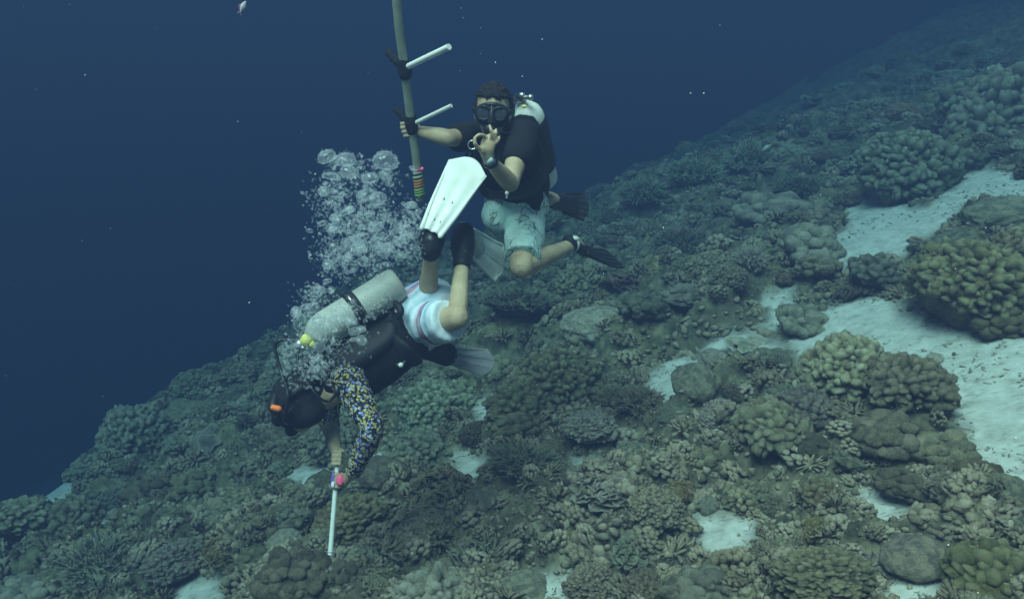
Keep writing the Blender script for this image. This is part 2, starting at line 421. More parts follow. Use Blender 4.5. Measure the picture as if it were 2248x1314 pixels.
def c_knobby(seed, n=150, kr=0.115, hgt=0.75, two=False, long=1.25):
    """colony of blunt knobs packed over a dome; unit radius"""
    r = hs_(seed); mb = MB()
    dome_c = [(0, 0, 0)] if not two else [(0, 0, 0), (0.75, 0.25, -0.1), (-0.3, 0.75, -0.12)]
    for q, dc in enumerate(dome_c):
        s = 1.0 if q == 0 else 0.62
        V, F = ico(4); W = V * (1 + 0.14 * fbm(V, 1.8, seed + q, 3)[:, None]); mb.add(W * np.array([0.84, 0.84, 0.84 * hgt]) * s + dc, F, 0)
        d = fib(int(n * 2 * s * s)); d = d[d[:, 2] > -0.35]; d = d + r.normal(0, 0.05, d.shape); d /= np.linalg.norm(d, axis=1)[:, None]
        amp = 0.86 + 0.14 * fbm(d, 1.8, seed + q, 3)
        for k, v in enumerate(d):
            if r.rand() < 0.07: continue
            c = v * amp[k] * np.array([1, 1, hgt]) * s + dc; k_ = kr * r.uniform(0.65, 1.35)
            a, b, _ = frame(v); e = r.uniform(0.7, 1.3)
            A = np.array([a * k_ * e, b * k_ / e, (v * np.array([1, 1, 1.15])) * k_ * long * r.uniform(0.8, 1.3)])
            Vk, Fk = ico(2); Wk = Vk * (1 + 0.34 * fbm(Vk + k, 2.2, seed + k, 2)[:, None])
            mb.add(Wk @ A + c, Fk, np.clip(Vk[:, 2], 0, 1) ** 2 * r.uniform(0.3, 1.0))
    return mb
def c_lumpy(seed, n=26, kr=0.30, hgt=0.7):
    """mound of big rounded lobes"""
    r = hs_(seed); mb = MB(); V, F = ico(4)
    mb.add(V * (1 + 0.2 * fbm(V, 1.5, seed, 3)[:, None]) * [0.75, 0.75, 0.6 * hgt], F, 0)
    d = fib(n * 2); d = d[d[:, 2] > -0.25]
    for k, v in enumerate(d):
        v = nrm(v + r.normal(0, 0.18, 3)); k_ = kr * r.uniform(0.55, 1.25)
        c = v * [0.72, 0.72, 0.68 * hgt] * r.uniform(0.85, 1.12); Vk, Fk = ico(3)
        W = Vk * (1 + 0.24 * fbm(Vk, 1.6, seed + k, 4)[:, None]) * [1, 1, r.uniform(0.7, 1.0)] * k_
        mb.add(W + c, Fk, np.clip(Vk[:, 2], 0, 1) * 0.6 * r.rand())
    return mb
def c_boulder(seed, hgt=0.8, rid=0.0, lf=1.2):
    V, F = ico(5); w = V * (1 + 0.16 * fbm(V, lf, seed, 3)[:, None])
    f1, f2 = worley(V, 2.6, seed); w = w * (1 + 0.10 * (0.6 - f1))[:, None]
    w = w * (1 + 0.015 * fbm(V, 14, seed, 3))[:, None]
    tip = np.zeros(len(V))
    if rid:
        g = np.abs(vnoise(V + 0.25 * np.c_[vnoise(V, 3, 5), vnoise(V, 3, 6), vnoise(V, 3, 7)], 7, seed)); w = w * (1 + rid * (g ** 0.6 - 0.4))[:, None]; tip = np.clip(g * 1.6, 0, 0.7)
    mb = MB(); mb.add(w * [0.9, 0.9, hgt], F, tip); return mb
def c_branch(seed, n=170, ln=0.5, th=0.035, hgt=0.75, sub=2):
    """thicket of short tapering branches"""
    r = hs_(seed); mb = MB(); V, F = ico(3)
    mb.add(V * (1 + 0.2 * fbm(V, 1.5, seed, 3)[:, None]) * [0.66, 0.66, 0.5 * hgt], F, 0)
    d = fib(n * 2); d = d[d[:, 2] > -0.15]
    for k, v in enumerate(d):
        v = nrm(v + r.normal(0, 0.13, 3)); s = v * [0.55, 0.55, 0.42 * hgt]; L = ln * r.uniform(0.6, 1.15)
        up = nrm(v + [0, 0, 0.35]); m_ = s + up * L * 0.55 + r.normal(0, 0.03, 3); e = m_ + nrm(up + r.normal(0, 0.25, 3)) * L * 0.5
        e = e * [1, 1, 1]; t = th * r.uniform(0.7, 1.25)
        q = MB(); tube(q, [s, m_, e], [t * 1.25, t, t * 0.55], seg=6, n=5)
        VV = np.concatenate(q.V); h = np.clip(((VV - s) @ nrm(e - s)) / L - 0.35, 0, 1) ** 1.5
        mb.V.append(VV); mb.A.append(h); [mb.F4.append(f + mb.n) for f in q.F4]; [mb.F3.append(f + mb.n) for f in q.F3]; mb.n += len(VV)
        for _ in range(sub):
            p0 = s + (m_ - s) * r.uniform(0.7, 1) ; p1 = p0 + nrm(up + r.normal(0, 0.75, 3)) * L * r.uniform(0.3, 0.5)
            tube(mb, [p0, p1], [t * 0.85, t * 0.45], seg=5, n=3, a=0.45)
    return mb
def leaf(mb, c, nr, R, seed, cup=0.4, th=0.02, nr_=6, na=16):
    r = hs_(seed); a, b, n = frame(nr)
    rr = np.linspace(0.05, 1, nr_)[:, None]; ph = np.linspace(0, 2 * math.pi, na, endpoint=False)[None]
    edge = 1 + 0.20 * np.sin(3 * ph + r.rand() * 6) + 0.10 * np.sin(5 * ph + r.rand() * 6) + 0.06 * np.sin(8 * ph + r.rand() * 6)
    wav = 0.14 * np.sin(4 * ph + r.rand() * 6) + 0.10 * np.sin(7 * ph + r.rand() * 6)
    x = rr * np.cos(ph) * edge; y = rr * np.sin(ph) * edge; z = cup * rr ** 2 + wav * rr ** 2
    top = np.stack([x, y, z], -1).reshape(-1, 3) * R; bot = (np.stack([x * 0.97, y * 0.97, z], -1).reshape(-1, 3) * R) - [0, 0, th]
    A = np.array([a, b, n]); N = nr_ * na
    i = np.arange(nr_ - 1)[:, None] * na; j = np.arange(na)[None]; j2 = (j + 1) % na
    F = np.stack([i + j, i + na + j, i + na + j2, i + j2], -1).reshape(-1, 4)
    FB = F[:, ::-1] + N; k = (nr_ - 1) * na; jj = np.arange(na); jn = (jj + 1) % na
    FS = np.stack([k + jj, N + k + jj, N + k + jn, k + jn], -1)
    tp = np.broadcast_to(rr ** 6, (nr_, na)).ravel()
    mb.add(np.vstack([top, bot]) @ A + c, np.vstack([F, FB, FS]), np.r_[tp, tp * 0])
    mb.add(np.vstack([top[:na], [[0, 0, 0]]]) @ A + c, [[q, (q + 1) % na, na] for q in range(na)], 0)
def c_leafy(seed, n=46, R=0.34, hgt=0.6, cup=0.5):
    """overlapping wavy leaves in a mound"""
    r = hs_(seed); mb = MB(); V, F = ico(3); mb.add(V * [0.7, 0.7, 0.55 * hgt] * (1 + 0.2 * fbm(V, 2, seed, 2)[:, None]), F, 0)
    d = fib(n * 2); d = d[d[:, 2] > -0.2]
    for k, v in enumerate(d):
        v = nrm(v + r.normal(0, 0.12, 3)); c = v * [0.66, 0.66, 0.52 * hgt + 0.05]
        leaf(mb, c, nrm(v + [0, 0, 0.25] + r.normal(0, 0.35, 3)), R * r.uniform(0.6, 1.2), seed * 100 + k, cup * r.uniform(0.3, 1.3))
    return mb
def c_plate(seed, tiers=3):
    r = hs_(seed); mb = MB()
    for t in range(tiers):
        c = np.array([r.normal(0, 0.18), r.normal(0, 0.18), 0.28 * t - 0.05]); R = (1.0 - 0.22 * t) * r.uniform(0.8, 1.0)
        leaf(mb, c, nrm([r.normal(0, 0.12), r.normal(0, 0.12), 1]), R, seed * 31 + t, 0.12, th=0.06, nr_=9, na=40)
    tube(mb, [(0, 0, -0.5), (0, 0, 0.1)], [0.45, 0.25], seg=10, n=4)
    return mb
def c_fingers(seed, n=70, th=0.055, ln=0.75):
    """open staghorn: long forked upright fingers"""
    r = hs_(seed); mb = MB(); V, F = ico(3); mb.add(V * [0.7, 0.7, 0.15], F, 0)
    for k in range(n):
        a = r.uniform(0, 6.283); q = 0.85 * math.sqrt(r.rand()); s = np.array([q * math.cos(a), q * math.sin(a), 0.0])
        dr = nrm([s[0] * 0.7 + r.normal(0, 0.2), s[1] * 0.7 + r.normal(0, 0.2), 0.9]); L = ln * r.uniform(0.6, 1.1)
        m_ = s + dr * L * 0.5; e = m_ + nrm(dr + r.normal(0, 0.3, 3)) * L * 0.5
        tube(mb, [s, m_, e], [th, th * 0.8, th * 0.45], seg=6, n=6, a=0.25)
        for _ in range(2):
            p = s + (m_ - s) * r.uniform(0.4, 1); tube(mb, [p, p + nrm(dr + r.normal(0, 0.7, 3)) * L * 0.38], [th * 0.75, th * 0.4], seg=6, n=3, a=0.6)
    return mb
PROTO = {}
def proto(kind, v):
    key = (kind, v)
    if key not in PROTO:
        s = 100 * v + len(kind)
        mk = {'knobby': lambda: c_knobby(s), 'fineknob': lambda: c_knobby(s, 300, 0.078), 'bigknob': lambda: c_knobby(s, 75, 0.17, long=1.1),
              'twin': lambda: c_knobby(s, 190, 0.10, two=True), 'lumpy': lambda: c_lumpy(s), 'smallump': lambda: c_lumpy(s, 60, 0.19),
              'boulder': lambda: c_boulder(s), 'brain': lambda: c_boulder(s, 0.75, 0.07), 'branch': lambda: c_branch(s),
              'finebranch': lambda: c_branch(s, 330, 0.34, 0.024, 0.6, 1), 'leafy': lambda: c_leafy(s), 'fineleaf': lambda: c_leafy(s, 110, 0.2),
              'plate': lambda: c_plate(s), 'fingers': lambda: c_fingers(s), 'ball': lambda: c_boulder(s, 0.95, 0.015, 0.5)}[kind]
        PROTO[key] = mk()
    return PROTO[key]
MESHES = {}
def coral_mesh(kind, v, colr):
    k = (kind, v, colr)
    if k not in MESHES: MESHES[k] = proto(kind, v).mesh('coral_' + kind, CM[colr])
    return MESHES[k]
KNAME = {'knobby': 'knobby_coral', 'fineknob': 'knobby_coral', 'bigknob': 'knobby_coral', 'twin': 'knobby_coral', 'lumpy': 'lobed_coral', 'smallump': 'lobed_coral',
         'boulder': 'boulder_coral', 'brain': 'brain_coral', 'branch': 'branching_coral', 'finebranch': 'branching_coral', 'leafy': 'leaf_coral', 'fineleaf': 'leaf_coral',
         'plate': 'plate_coral', 'fingers': 'finger_coral', 'ball': 'boulder_coral'}
KWORD = {'knobby': 'knobby coral', 'fineknob': 'fine-knobbed coral', 'bigknob': 'fat-knobbed coral', 'twin': 'triple-headed knobby coral', 'lumpy': 'lobed coral', 'smallump': 'small-lobed coral',
         'boulder': 'boulder coral', 'brain': 'ridged coral', 'branch': 'branching coral', 'finebranch': 'fine-branched coral', 'leafy': 'leafy coral', 'fineleaf': 'frilly coral',
         'plate': 'plate coral', 'fingers': 'finger coral', 'ball': 'ball coral'}
PLACED = []                        # px, py, w px, label
ZS = {'knobby': 0.95, 'fineknob': 0.95, 'bigknob': 0.95, 'lumpy': 0.9}
def coral(kind, px, py, wpx, colr, label=None, v=0, zs=1.0, sink=0.25, group=None, rot=None):
    p, d = hit(px, py + 0.18 * wpx)
    R = 0.5 * wpx * d / FPX
    o = D.objects.new(KNAME[kind], coral_mesh(kind, v, colr)); COL.objects.link(o)
    gz = ground_z(p[None, :2], detail=False)[0]
    r = hs_(int(px * 7 + py * 13) % 99991)
    o.location = (p[0], p[1], gz + R * sink * zs); o.rotation_euler = (r.normal(0, 0.10), -0.15 + r.normal(0, 0.10), r.uniform(0, 6.28) if rot is None else rot)
    sc = r.uniform(0.93, 1.07, 2); o.scale = (R * sc[0], R * sc[1], R * zs * 0.95)
    tag(o, label, 'coral', group); PLACED.append([px, py, wpx, o, kind, colr, d])
    return o
MAIN = [
 ('twin', 1850, 845, 215, 'tan', 'big round knobby coral at the near tip of the white sand channel', 0, 1.0),
 ('knobby', 1985, 885, 190, 'brown', 'dark brown knobby coral behind and right of the big round one by the sand channel', 1, .9),
 ('lumpy', 1940, 985, 150, 'tan', 'tan lobed mound below the dark brown knobby coral by the sand', 0, .9),
 ('lumpy', 2055, 985, 150, 'tan', 'tan lobed coral mound against the big sand slope, upper of the ridge', 1, .9),
 ('lumpy', 2130, 1045, 130, 'olive', 'yellowish lobed coral at the right end of the ridge against the sand', 2, .9),
 ('smallump', 1990, 1060, 150, 'brown', 'dark small-lobed coral under the ridge of lobed mounds by the sand', 0, .8),
 ('bigknob', 1672, 1005, 150, 'tan', 'pale fat-knobbed coral head standing alone left of the big round knobby one', 0, 1.0),
 ('knobby', 1650, 930, 90, 'tan', 'small knobby head just above the pale fat-knobbed coral', 0, 1.0),
 ('boulder', 1522, 870, 112, 'grey', 'smooth two-tone boulder coral between two small sand pockets', 0, .95),
 ('boulder', 1530, 915, 80, 'tan', 'smooth tan boulder tucked under the two-tone boulder coral', 1, .7),
 ('fineknob', 2135, 640, 300, 'olive', 'huge yellow-brown knobby coral mound on the right, beyond the sand channel', 0, .95),
 ('knobby', 2235, 610, 150, 'olive', 'knobby yellow-brown shoulder of the huge mound, cut by the right picture edge', 1, 1.1),
 ('lumpy', 2190, 715, 120, 'olive', 'lobed yellow-brown foot of the huge mound, reaching down to the sand', 0, .9),
 ('boulder', 2195, 470, 170, 'grey', 'smooth dark flat-topped boulder coral above the huge yellow-brown mound', 1, .55),
 ('boulder', 2085, 530, 110, 'grey', 'dull smooth boulder coral at the upper left foot of the huge mound', 2, .6),
 ('fineknob', 1990, 375, 240, 'green', 'large hazy knobby mound beyond the far sand channel', 1, 1.05),
 ('lumpy', 1690, 475, 160, 'grey', 'mushroom-lobed coral mound left of the far sand channel', 1, .8),
 ('lumpy', 1775, 560, 150, 'grey', 'lobed coral mound at the left brink of the far sand channel', 2, .9),
 ('lumpy', 1790, 610, 110, 'tan', 'lower lobed coral mound left of the junction of the two sand channels', 0, .9),
 ('finebranch', 1500, 545, 170, 'green', 'broad fine-branched coral dome in the middle distance', 0, .8),
 ('branch', 1640, 635, 80, 'pale', 'small pale branching coral, brightest one left of the sand channels', 0, 1.0),
 ('lumpy', 1760, 700, 120, 'grey', 'round lobed coral at the upper left end of the near sand channel', 1, 1.0),
 ('brain', 1570, 795, 95, 'grey', 'bumpy rounded coral above the two-tone boulder coral', 0, .8),
 ('branch', 1590, 775, 50, 'tan', 'little dark branching coral on top of the bumpy rounded one', 1, 1.0),
 ('boulder', 1690, 775, 95, 'grey', 'dull smooth boulder coral left of the near tip of the sand channel', 2, .8),
 ('fineknob', 1225, 850, 200, 'brown', 'large dark knobby mound in the centre of the reef, below the kneeling diver', 1, 1.0),
 ('knobby', 1150, 905, 160, 'brown', 'dark knobby coral at the left foot of the large central mound', 0, .9),
 ('finebranch', 1350, 850, 130, 'tan', 'fine-branched tan coral left of the upper small sand pocket', 0, .9),
 ('fineknob', 960, 870, 200, 'green', 'knobby mound behind the prone diver, right of the patterned sleeve', 1, .9),
 ('finebranch', 1145, 700, 230, 'green', 'wide low dome of fine coral beneath the two divers', 1, .6),
 ('leafy', 1385, 625, 120, 'maroon', 'reddish-brown round coral with a raised rim in the middle distance', 0, .7),
 ('brain', 1300, 745, 150, 'grey', 'dull ridged coral dome between the central mound and the wide low dome', 1, .7),
 ('finebranch', 1155, 1070, 200, 'green', 'pale green twiggy coral carpet in the lower centre', 2, .55),
 ('fingers', 1050, 1245, 130, 'grey', 'pale staghorn coral with long forked fingers at the bottom edge', 0, 1.0),
 ('fineknob', 775, 1140, 200, 'olive', 'greenish knobby mound right of the white tube the prone diver holds', 0, .8),
 ('leafy', 805, 1280, 90, 'pale', 'pale leafy rosette at the bottom, right of the tip of the white tube', 1, .8),
 ('fineleaf', 500, 1240, 110, 'mustard', 'mustard yellow frilly coral at the bottom left beside the sand patch', 0, .9),
 ('fineknob', 310, 978, 190, 'green', 'big dark knobby mound on the left brink of the reef', 0, 1.0),
 ('knobby', 210, 1040, 110, 'green', 'knobby coral on the brink, left foot of the big dark mound', 1, .9),
 ('plate', 462, 1005, 105, 'grey', 'smooth pale flat coral plate right of the big dark mound on the brink', 0, .5),
 ('ball', 425, 1168, 32, 'pale', 'little round coral with a bright white rim, left of a pair', 0, 1.0),
 ('ball', 476, 1162, 50, 'tan', 'round tan coral with a pale rim, right and larger of a pair', 1, 1.0),
 ('boulder', 845, 1060, 120, 'grey', 'smooth dark bowl-like boulder coral right of the hand on the tube', 2, .7),
 ('brain', 1478, 1010, 95, 'grey', 'grainy upright boulder coral left of the pale fat-knobbed head', 0, 1.1),
 ('lumpy', 1545, 1035, 95, 'tan', 'pale cream lobed coral between the grainy boulder and the fat-knobbed head', 2, .9),
 ('leafy', 1330, 1140, 170, 'grey', 'broad leafy coral bank in the lower centre right', 2, .7),
 ('fineleaf', 1488, 1115, 80, 'mustard', 'yellowish frilly coral left of the smooth grey dome by the sand hollow', 1, .9),
 ('ball', 1553, 1125, 52, 'grey', 'smooth grey dome coral at the upper left rim of the sand hollow', 2, 1.0),
 ('ball', 1665, 1228, 38, 'pale', 'small perfectly round coral ball below the sand hollow', 0, 1.0),
 ('lumpy', 1635, 1262, 85, 'pale', 'pale cream rosette coral under the small round ball', 0, .7),
 ('plate', 1588, 1240, 60, 'tan', 'small rounded plate coral left of the pale cream rosette', 1, .6),
 ('bigknob', 1800, 1110, 95, 'olive', 'fat-knobbed olive coral below the dark hollow under the big round one', 1, .9),
 ('knobby', 1795, 1185, 75, 'mustard', 'yellowish knobby coral directly under the fat-knobbed olive one', 0, .9),
 ('boulder', 2010, 1215, 165, 'pale', 'large dusty boulder coral capped with pale sediment, lower right', 0, .7),
 ('bigknob', 2160, 1275, 200, 'olive', 'yellow-tipped fat-knobbed coral in the bottom right corner', 0, .9),
 ('leafy', 2060, 1110, 90, 'tan', 'tan leafy coral left of the long cable-like ridge at lower right', 1, .8),
 ('leafy', 2125, 1140, 110, 'tan', 'leafy brown coral above the dark hollow at lower right', 0, .8),
 ('boulder', 2215, 1075, 110, 'grey', 'smooth grey boulder coral at the right edge where the sand ends', 1, .9),
 ('fineknob', 1300, 1270, 130, 'tan', 'knobbly tan coral head at the bottom centre right', 0, .8),
 ('ball', 1482, 1265, 52, 'grey', 'round grey coral knob at the bottom, right of the knobbly tan head', 1, 1.0),
 ('boulder', 1150, 1275, 120, 'pale', 'pale smooth coral mound right of the staghorn at the bottom edge', 2, .55),
 ('brain', 1205, 1000, 70, 'brown', 'round dark coral beside the narrow central sand pocket', 1, .9),
 ('leafy', 1880, 1235, 170, 'grey', 'grey leafy crust left of the large dusty boulder', 2, .5),
 ('branch', 1410, 455, 110, 'green', 'hazy branching coral on the far brink, lowest of the row', 1, .9),
 ('branch', 1520, 415, 130, 'green', 'hazy branching coral on the far brink, middle of the row', 0, .9),
 ('branch', 1640, 365, 120, 'green', 'hazy branching coral with a fish above it on the far brink', 1, 1.0),
 ('finebranch', 1760, 410, 150, 'green', 'hazy bushy coral between the far brink and the hazy mound', 0, .8),
 ('finebranch', 1255, 570, 110, 'green', 'teal bushy coral seen behind the kneeling diver\'s ankle', 2, .9),
 ('twin', 2210, 250, 230, 'green', 'darkest hazy mound, far off at the upper right edge', 0, 1.1),
 ('plate', 1640, 740, 100, 'pale', 'pale flat plate coral lying on rubble left of the sand channel', 1, .35),
 ('branch', 1400, 920, 120, 'tan', 'twiggy coral left of the two-tone boulder coral', 1, .8),
 ('smallump', 1130, 985, 120, 'brown', 'small-lobed dark coral above the pale green twiggy carpet', 1, .8),
 ('ball', 1560, 1090, 34, 'grey', 'small grey knob above the smooth grey dome', 1, 1.0),
 ('ball', 1820, 985, 16, 'pale', 'tiny pale round coral in the shade under the big round knobby one', 0, 1.0),
 ('ball', 2052, 785, 46, 'pale', 'pale rounded coral lying alone on the sand channel', 1, .7),
 ('fineleaf', 1050, 1200, 60, 'mustard', 'mustard frilly patch just above the staghorn coral', 1, .6),
 ('leafy', 1240, 1190, 100, 'grey', 'grey leafy coral above the dark gap at the bottom centre', 1, .7),
 ('knobby', 1700, 1100, 70, 'tan', 'small knobby coral below the pale fat-knobbed head', 1, .9),
 ('smallump', 640, 1180, 110, 'green', 'green small-lobed coral left of the white tube', 0, .8),
 ('fineleaf', 340, 1040, 90, 'green', 'frilly dark coral on the lower side of the big dark brink mound', 0, .8),
]
for k, x, y, wd, c, lb, v, zs in MAIN: coral(k, x, y, wd, c, lb, v, zs)

# smaller corals that fill the reef between them: each its own object
def fill_corals(nmax):
    r = hs_(5); out = []
    kinds = ['knobby', 'fineknob', 'lumpy', 'smallump', 'boulder', 'brain', 'branch', 'finebranch', 'leafy', 'fineleaf', 'plate', 'ball', 'bigknob', 'twin']
    wts = np.array([.15, .19, .10, .16, .04, .05, .03, .06, .05, .05, .02, .02, .04, .04]); wts /= wts.sum()
    cols = ['tan', 'brown', 'olive', 'grey', 'green', 'pale', 'maroon', 'mustard']; cw = np.array([.31, .21, .10, .19, .14, .02, .02, .01])
    for lo, hi, cap, lim, pack in ((.38, .72, 215, 95, .40), (.20, .42, 130, nmax, .37)):
        tries = 0
        while len(out) < lim and tries < 60000:
            tries += 1
            px = r.uniform(-40, 2300); py = r.uniform(130, 1345)
            rr_ = ray(px, py); d0 = 2.35 / max(0.03, -rr_[2] + 0.317 * rr_[0] - 0.085 * rr_[1])
            w = np.clip(r.uniform(lo, hi) * FPX / d0, 46, cap)
            if d0 > 28 or any((px - q[0]) ** 2 + ((py - q[1]) * 1.25) ** 2 < (pack * (w + q[2])) ** 2 for q in PLACED): continue
            p, d = hit(px, py)
            if d > 18 or edge_dist(p[None, :2])[0] > 0.3: continue
            q = np.array([p[:2], p[:2] - [0, w * d / FPX * 0.6], p[:2] + [w * d / FPX * .45, 0], p[:2] - [w * d / FPX * .45, 0]])
            if sand_mask(q).max() > 0.15: continue
            k = kinds[r.choice(len(kinds), p=wts)]; c = cols[r.choice(len(cols), p=cw)]
            if w > 90 and c in ('maroon', 'pale', 'mustard'): c = 'tan'
            if w > 100 and k in ('ball', 'plate', 'branch', 'boulder', 'lumpy', 'brain'): k = ['fineknob', 'smallump', 'knobby'][r.randint(0, 3)]
            if d > 8 and c in ('pale',): c = 'green'
            out.append(coral(k, px, py, w, c, None, int(r.randint(0, 3)), r.uniform(0.65, 1.0)))
    return out
FILL = fill_corals(210)

# ground cover between: knobs, twigs and rubble nobody could count
def rotz(a): return np.array([[math.cos(a), math.sin(a), 0], [-math.sin(a), math.cos(a), 0], [0, 0, 1]])
def scatter(mb, variants, C, S, seed, amin=0.0, amax=1.0, tilt=0.35):
    """many copies of a few variants (V, F, tipmask) at C with scale S, in bulk"""
    r = hs_(seed); vi = r.randint(0, len(variants), len(C))
    for q, (V, F, tm) in enumerate(variants):
        m = np.nonzero(vi == q)[0]
        if not len(m): continue
        n = len(m); ang = r.uniform(0, 6.283, n); t = r.normal(0, tilt, (n, 2))
        ca, sa = np.cos(ang), np.sin(ang); R = np.zeros((n, 3, 3))
        R[:, 0, 0] = ca; R[:, 0, 1] = sa; R[:, 1, 0] = -sa; R[:, 1, 1] = ca; R[:, 2, 2] = 1; R[:, 2, 0] = t[:, 0]; R[:, 2, 1] = t[:, 1]
        st = S[m][:, None] * r.uniform(0.7, 1.4, (n, 3))
        W = np.einsum('vi,ni,nij->nvj', V, st, R) + C[m][:, None]
        FF = (F[None] + (np.arange(n) * len(V))[:, None, None]).reshape(-1, F.shape[1])
        mb.add(W.reshape(-1, 3), FF, (tm[None] * r.uniform(amin, amax, n)[:, None]).ravel())
def nrm_rows(a): return a / np.linalg.norm(a, axis=1)[:, None]
def lump_variants(sub, k, amp, f, seed):
    V, F = ico(sub); o = []
    for i in range(k):
        W = V * (1 + amp * fbm(V + i * 3.1, f, seed + i, 3)[:, None]); f1, _ = worley(V, 2.2, seed + i); W = W * (1 + 0.35 * (0.5 - f1))[:, None]
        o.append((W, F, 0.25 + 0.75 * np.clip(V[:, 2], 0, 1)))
    return o
def twig_variants(k, seed):
    r = hs_(seed); o = []
    for i in range(k):
        q = MB()
        for _ in range(5):
            dr = nrm([r.normal(0, .6), r.normal(0, .6), 1]); L = r.uniform(1.2, 2.2); tube(q, [(0, 0, -.3), dr * L * .6, dr * L + r.normal(0, .25, 3)], [.24, .2, .12], seg=5, n=3, cap='none')
        V = np.concatenate(q.V); F = np.concatenate(q.F4); o.append((V, F, np.clip(V[:, 2] / 2, 0, 1)))
    return o
def cover():
    r = hs_(9); mb = MB(); N = 46000
    th = r.uniform(-0.70, 0.70, N); rr = 2.4 * (15 / 2.4) ** (r.rand(N) ** 0.9); xy = np.c_[rr * np.sin(th), rr * np.cos(th)]
    p3 = np.c_[xy, xy[:, 0] * 0]
    sm = sand_mask(xy); e = edge_dist(xy); cl = vnoise(p3, 2.0, 77); dn = vnoise(p3, 1.1, 79)
    keep = (sm < 0.4) & (e < 1.5) & (dn + r.uniform(-.5, .9, N) > -0.1); xy, rr, cl, p3 = xy[keep], rr[keep], cl[keep], p3[keep]
    z = ground_z(xy); S = r.uniform(0.005, 0.016, len(xy)) * (0.75 + rr * 0.08) * (1 + 0.5 * vnoise(p3, 3, 80)) ** 1.5
    C = np.c_[xy, z + S * 0.2]; tw = (cl > 0.55) & (r.rand(len(xy)) < 0.6)
    big = rr < 6
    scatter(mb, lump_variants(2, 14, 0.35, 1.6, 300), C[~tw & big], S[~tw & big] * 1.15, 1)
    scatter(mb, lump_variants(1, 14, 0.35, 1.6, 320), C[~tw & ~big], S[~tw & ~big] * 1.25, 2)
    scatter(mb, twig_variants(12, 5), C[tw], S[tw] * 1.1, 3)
    # small colonies a hand across, too many to count
    N = 2600; th = r.uniform(-0.68, 0.68, N); rr = 2.4 * (15 / 2.4) ** (r.rand(N) ** 0.9); xy = np.c_[rr * np.sin(th), rr * np.cos(th)]
    keep = (sand_mask(xy) < 0.25) & (edge_dist(xy) < 1); xy = xy[keep]; rr = rr[keep]; z = ground_z(xy); S = r.uniform(0.03, 0.075, len(xy)) * (0.8 + rr * 0.06); C = np.c_[xy, z + S * .15]
    vs = []
    for q in range(8):
        m_ = MB(); V, F = ico(1); d = fib(46); d = d[d[:, 2] > -.2]
        for k, v in enumerate(nrm_rows(d + r.normal(0, .12, d.shape))):
            if q % 4: m_.add(V * r.uniform(.16, .30, 3) + v * [.8, .8, .6], F, .3 + .7 * max(0, v[2]))
            else:
                tube(m_, [v * [.3, .3, .2], v * [1, 1, .8] + r.normal(0, .1, 3)], [.12, .08], seg=5, n=2, cap='none', a=.5)
        V, F = ico(2); 
        if q % 4: vs.append((np.concatenate(m_.V), np.concatenate(m_.F3), np.concatenate(m_.A)))
        else: vs.append((np.concatenate(m_.V), np.concatenate(m_.F4), np.concatenate(m_.A)))
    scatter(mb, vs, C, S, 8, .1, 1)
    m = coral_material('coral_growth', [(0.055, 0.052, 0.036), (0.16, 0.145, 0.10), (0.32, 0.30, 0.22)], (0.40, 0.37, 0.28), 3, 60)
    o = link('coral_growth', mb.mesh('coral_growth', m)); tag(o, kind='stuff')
    mb = MB(); N = 22000
    th = r.uniform(-0.70, 0.70, N); rr = 2.4 * (13 / 2.4) ** r.rand(N); xy = np.c_[rr * np.sin(th), rr * np.cos(th)]
    sm = sand_mask(xy); cl = vnoise(np.c_[xy, xy[:, 0] * 0], 1.5, 88) + 0.4 * vnoise(np.c_[xy, xy[:, 0] * 0], 5, 89)
    keep = (sm > 0.12) & ((cl > 0.12) | (sm < 0.9)); xy = xy[keep]; rr = rr[keep]; z = ground_z(xy)
    S = r.uniform(0.002, 0.008, len(xy)) ** 1.0 * (0.7 + rr * 0.07); C = np.c_[xy, z + S * 0.2]
    k = r.rand(len(xy)) < 0.5
    st = MB(); tube(st, [(-2.2, 0, 0), (0, .2, .1), (2.2, 0, 0)], [.5, .55, .4], seg=5, n=3, cap='none'); sv = [(np.concatenate(st.V), np.concatenate(st.F4), np.ones(len(np.concatenate(st.V))) * .6)]
    scatter(mb, sv, C[k], S[k], 5, tilt=0.1); scatter(mb, lump_variants(1, 8, 0.4, 1.5, 500), C[~k], S[~k] * 1.3, 6)
    m = coral_material('rubble', [(0.09, 0.09, 0.075), (0.19, 0.185, 0.155), (0.33, 0.32, 0.28)], (0.5, 0.49, 0.43), 9, 60)
    o = link('coral_rubble', mb.mesh('coral_rubble', m)); tag(o, kind='stuff')
cover()
# ------------------------------------------------------------------ divers
def link_at(name, me, org, parent=None):
    setco(me, getco(me) - np.asarray(org, float)); o = D.objects.new(name, me); COL.objects.link(o)
    if parent is not None: o.parent = parent
    else: o.location = Vector([float(c) for c in org])
    return o
def skin_mat():
    n = NT('skin'); f = n.noise(14, 5)
    n.lk(n.ramp(f, [(0.3, (0.38, 0.27, 0.165)), (0.7, (0.52, 0.40, 0.26))]), n.b.inputs['Base Color'])
    n.set(Roughness=0.55, Specular_IOR_Level=0.35, Subsurface_Weight=0.08, Subsurface_Scale=0.01); n.bump(n.noise(70, 7), 0.4, 0.004); return n.m
def cloth(name, col, var=0.2, sc=60): return simple(name, col, 0.85, sc, var, 0.5, 0.002, spec=0.15)
SKIN = skin_mat(); BLACK = cloth('black_cloth', (0.012, 0.012, 0.015)); NEO = simple('black_neoprene', (0.011, 0.011, 0.013), 0.6, 80, 0.2, 0.3, 0.001)
RUBBER = simple('black_rubber', (0.015, 0.015, 0.017), 0.45, 40, 0.2, 0.1); GLASS = simple('dark_mask_glass', (0.05, 0.055, 0.065), 0.12, 20, 0.1, 0, spec=0.6)
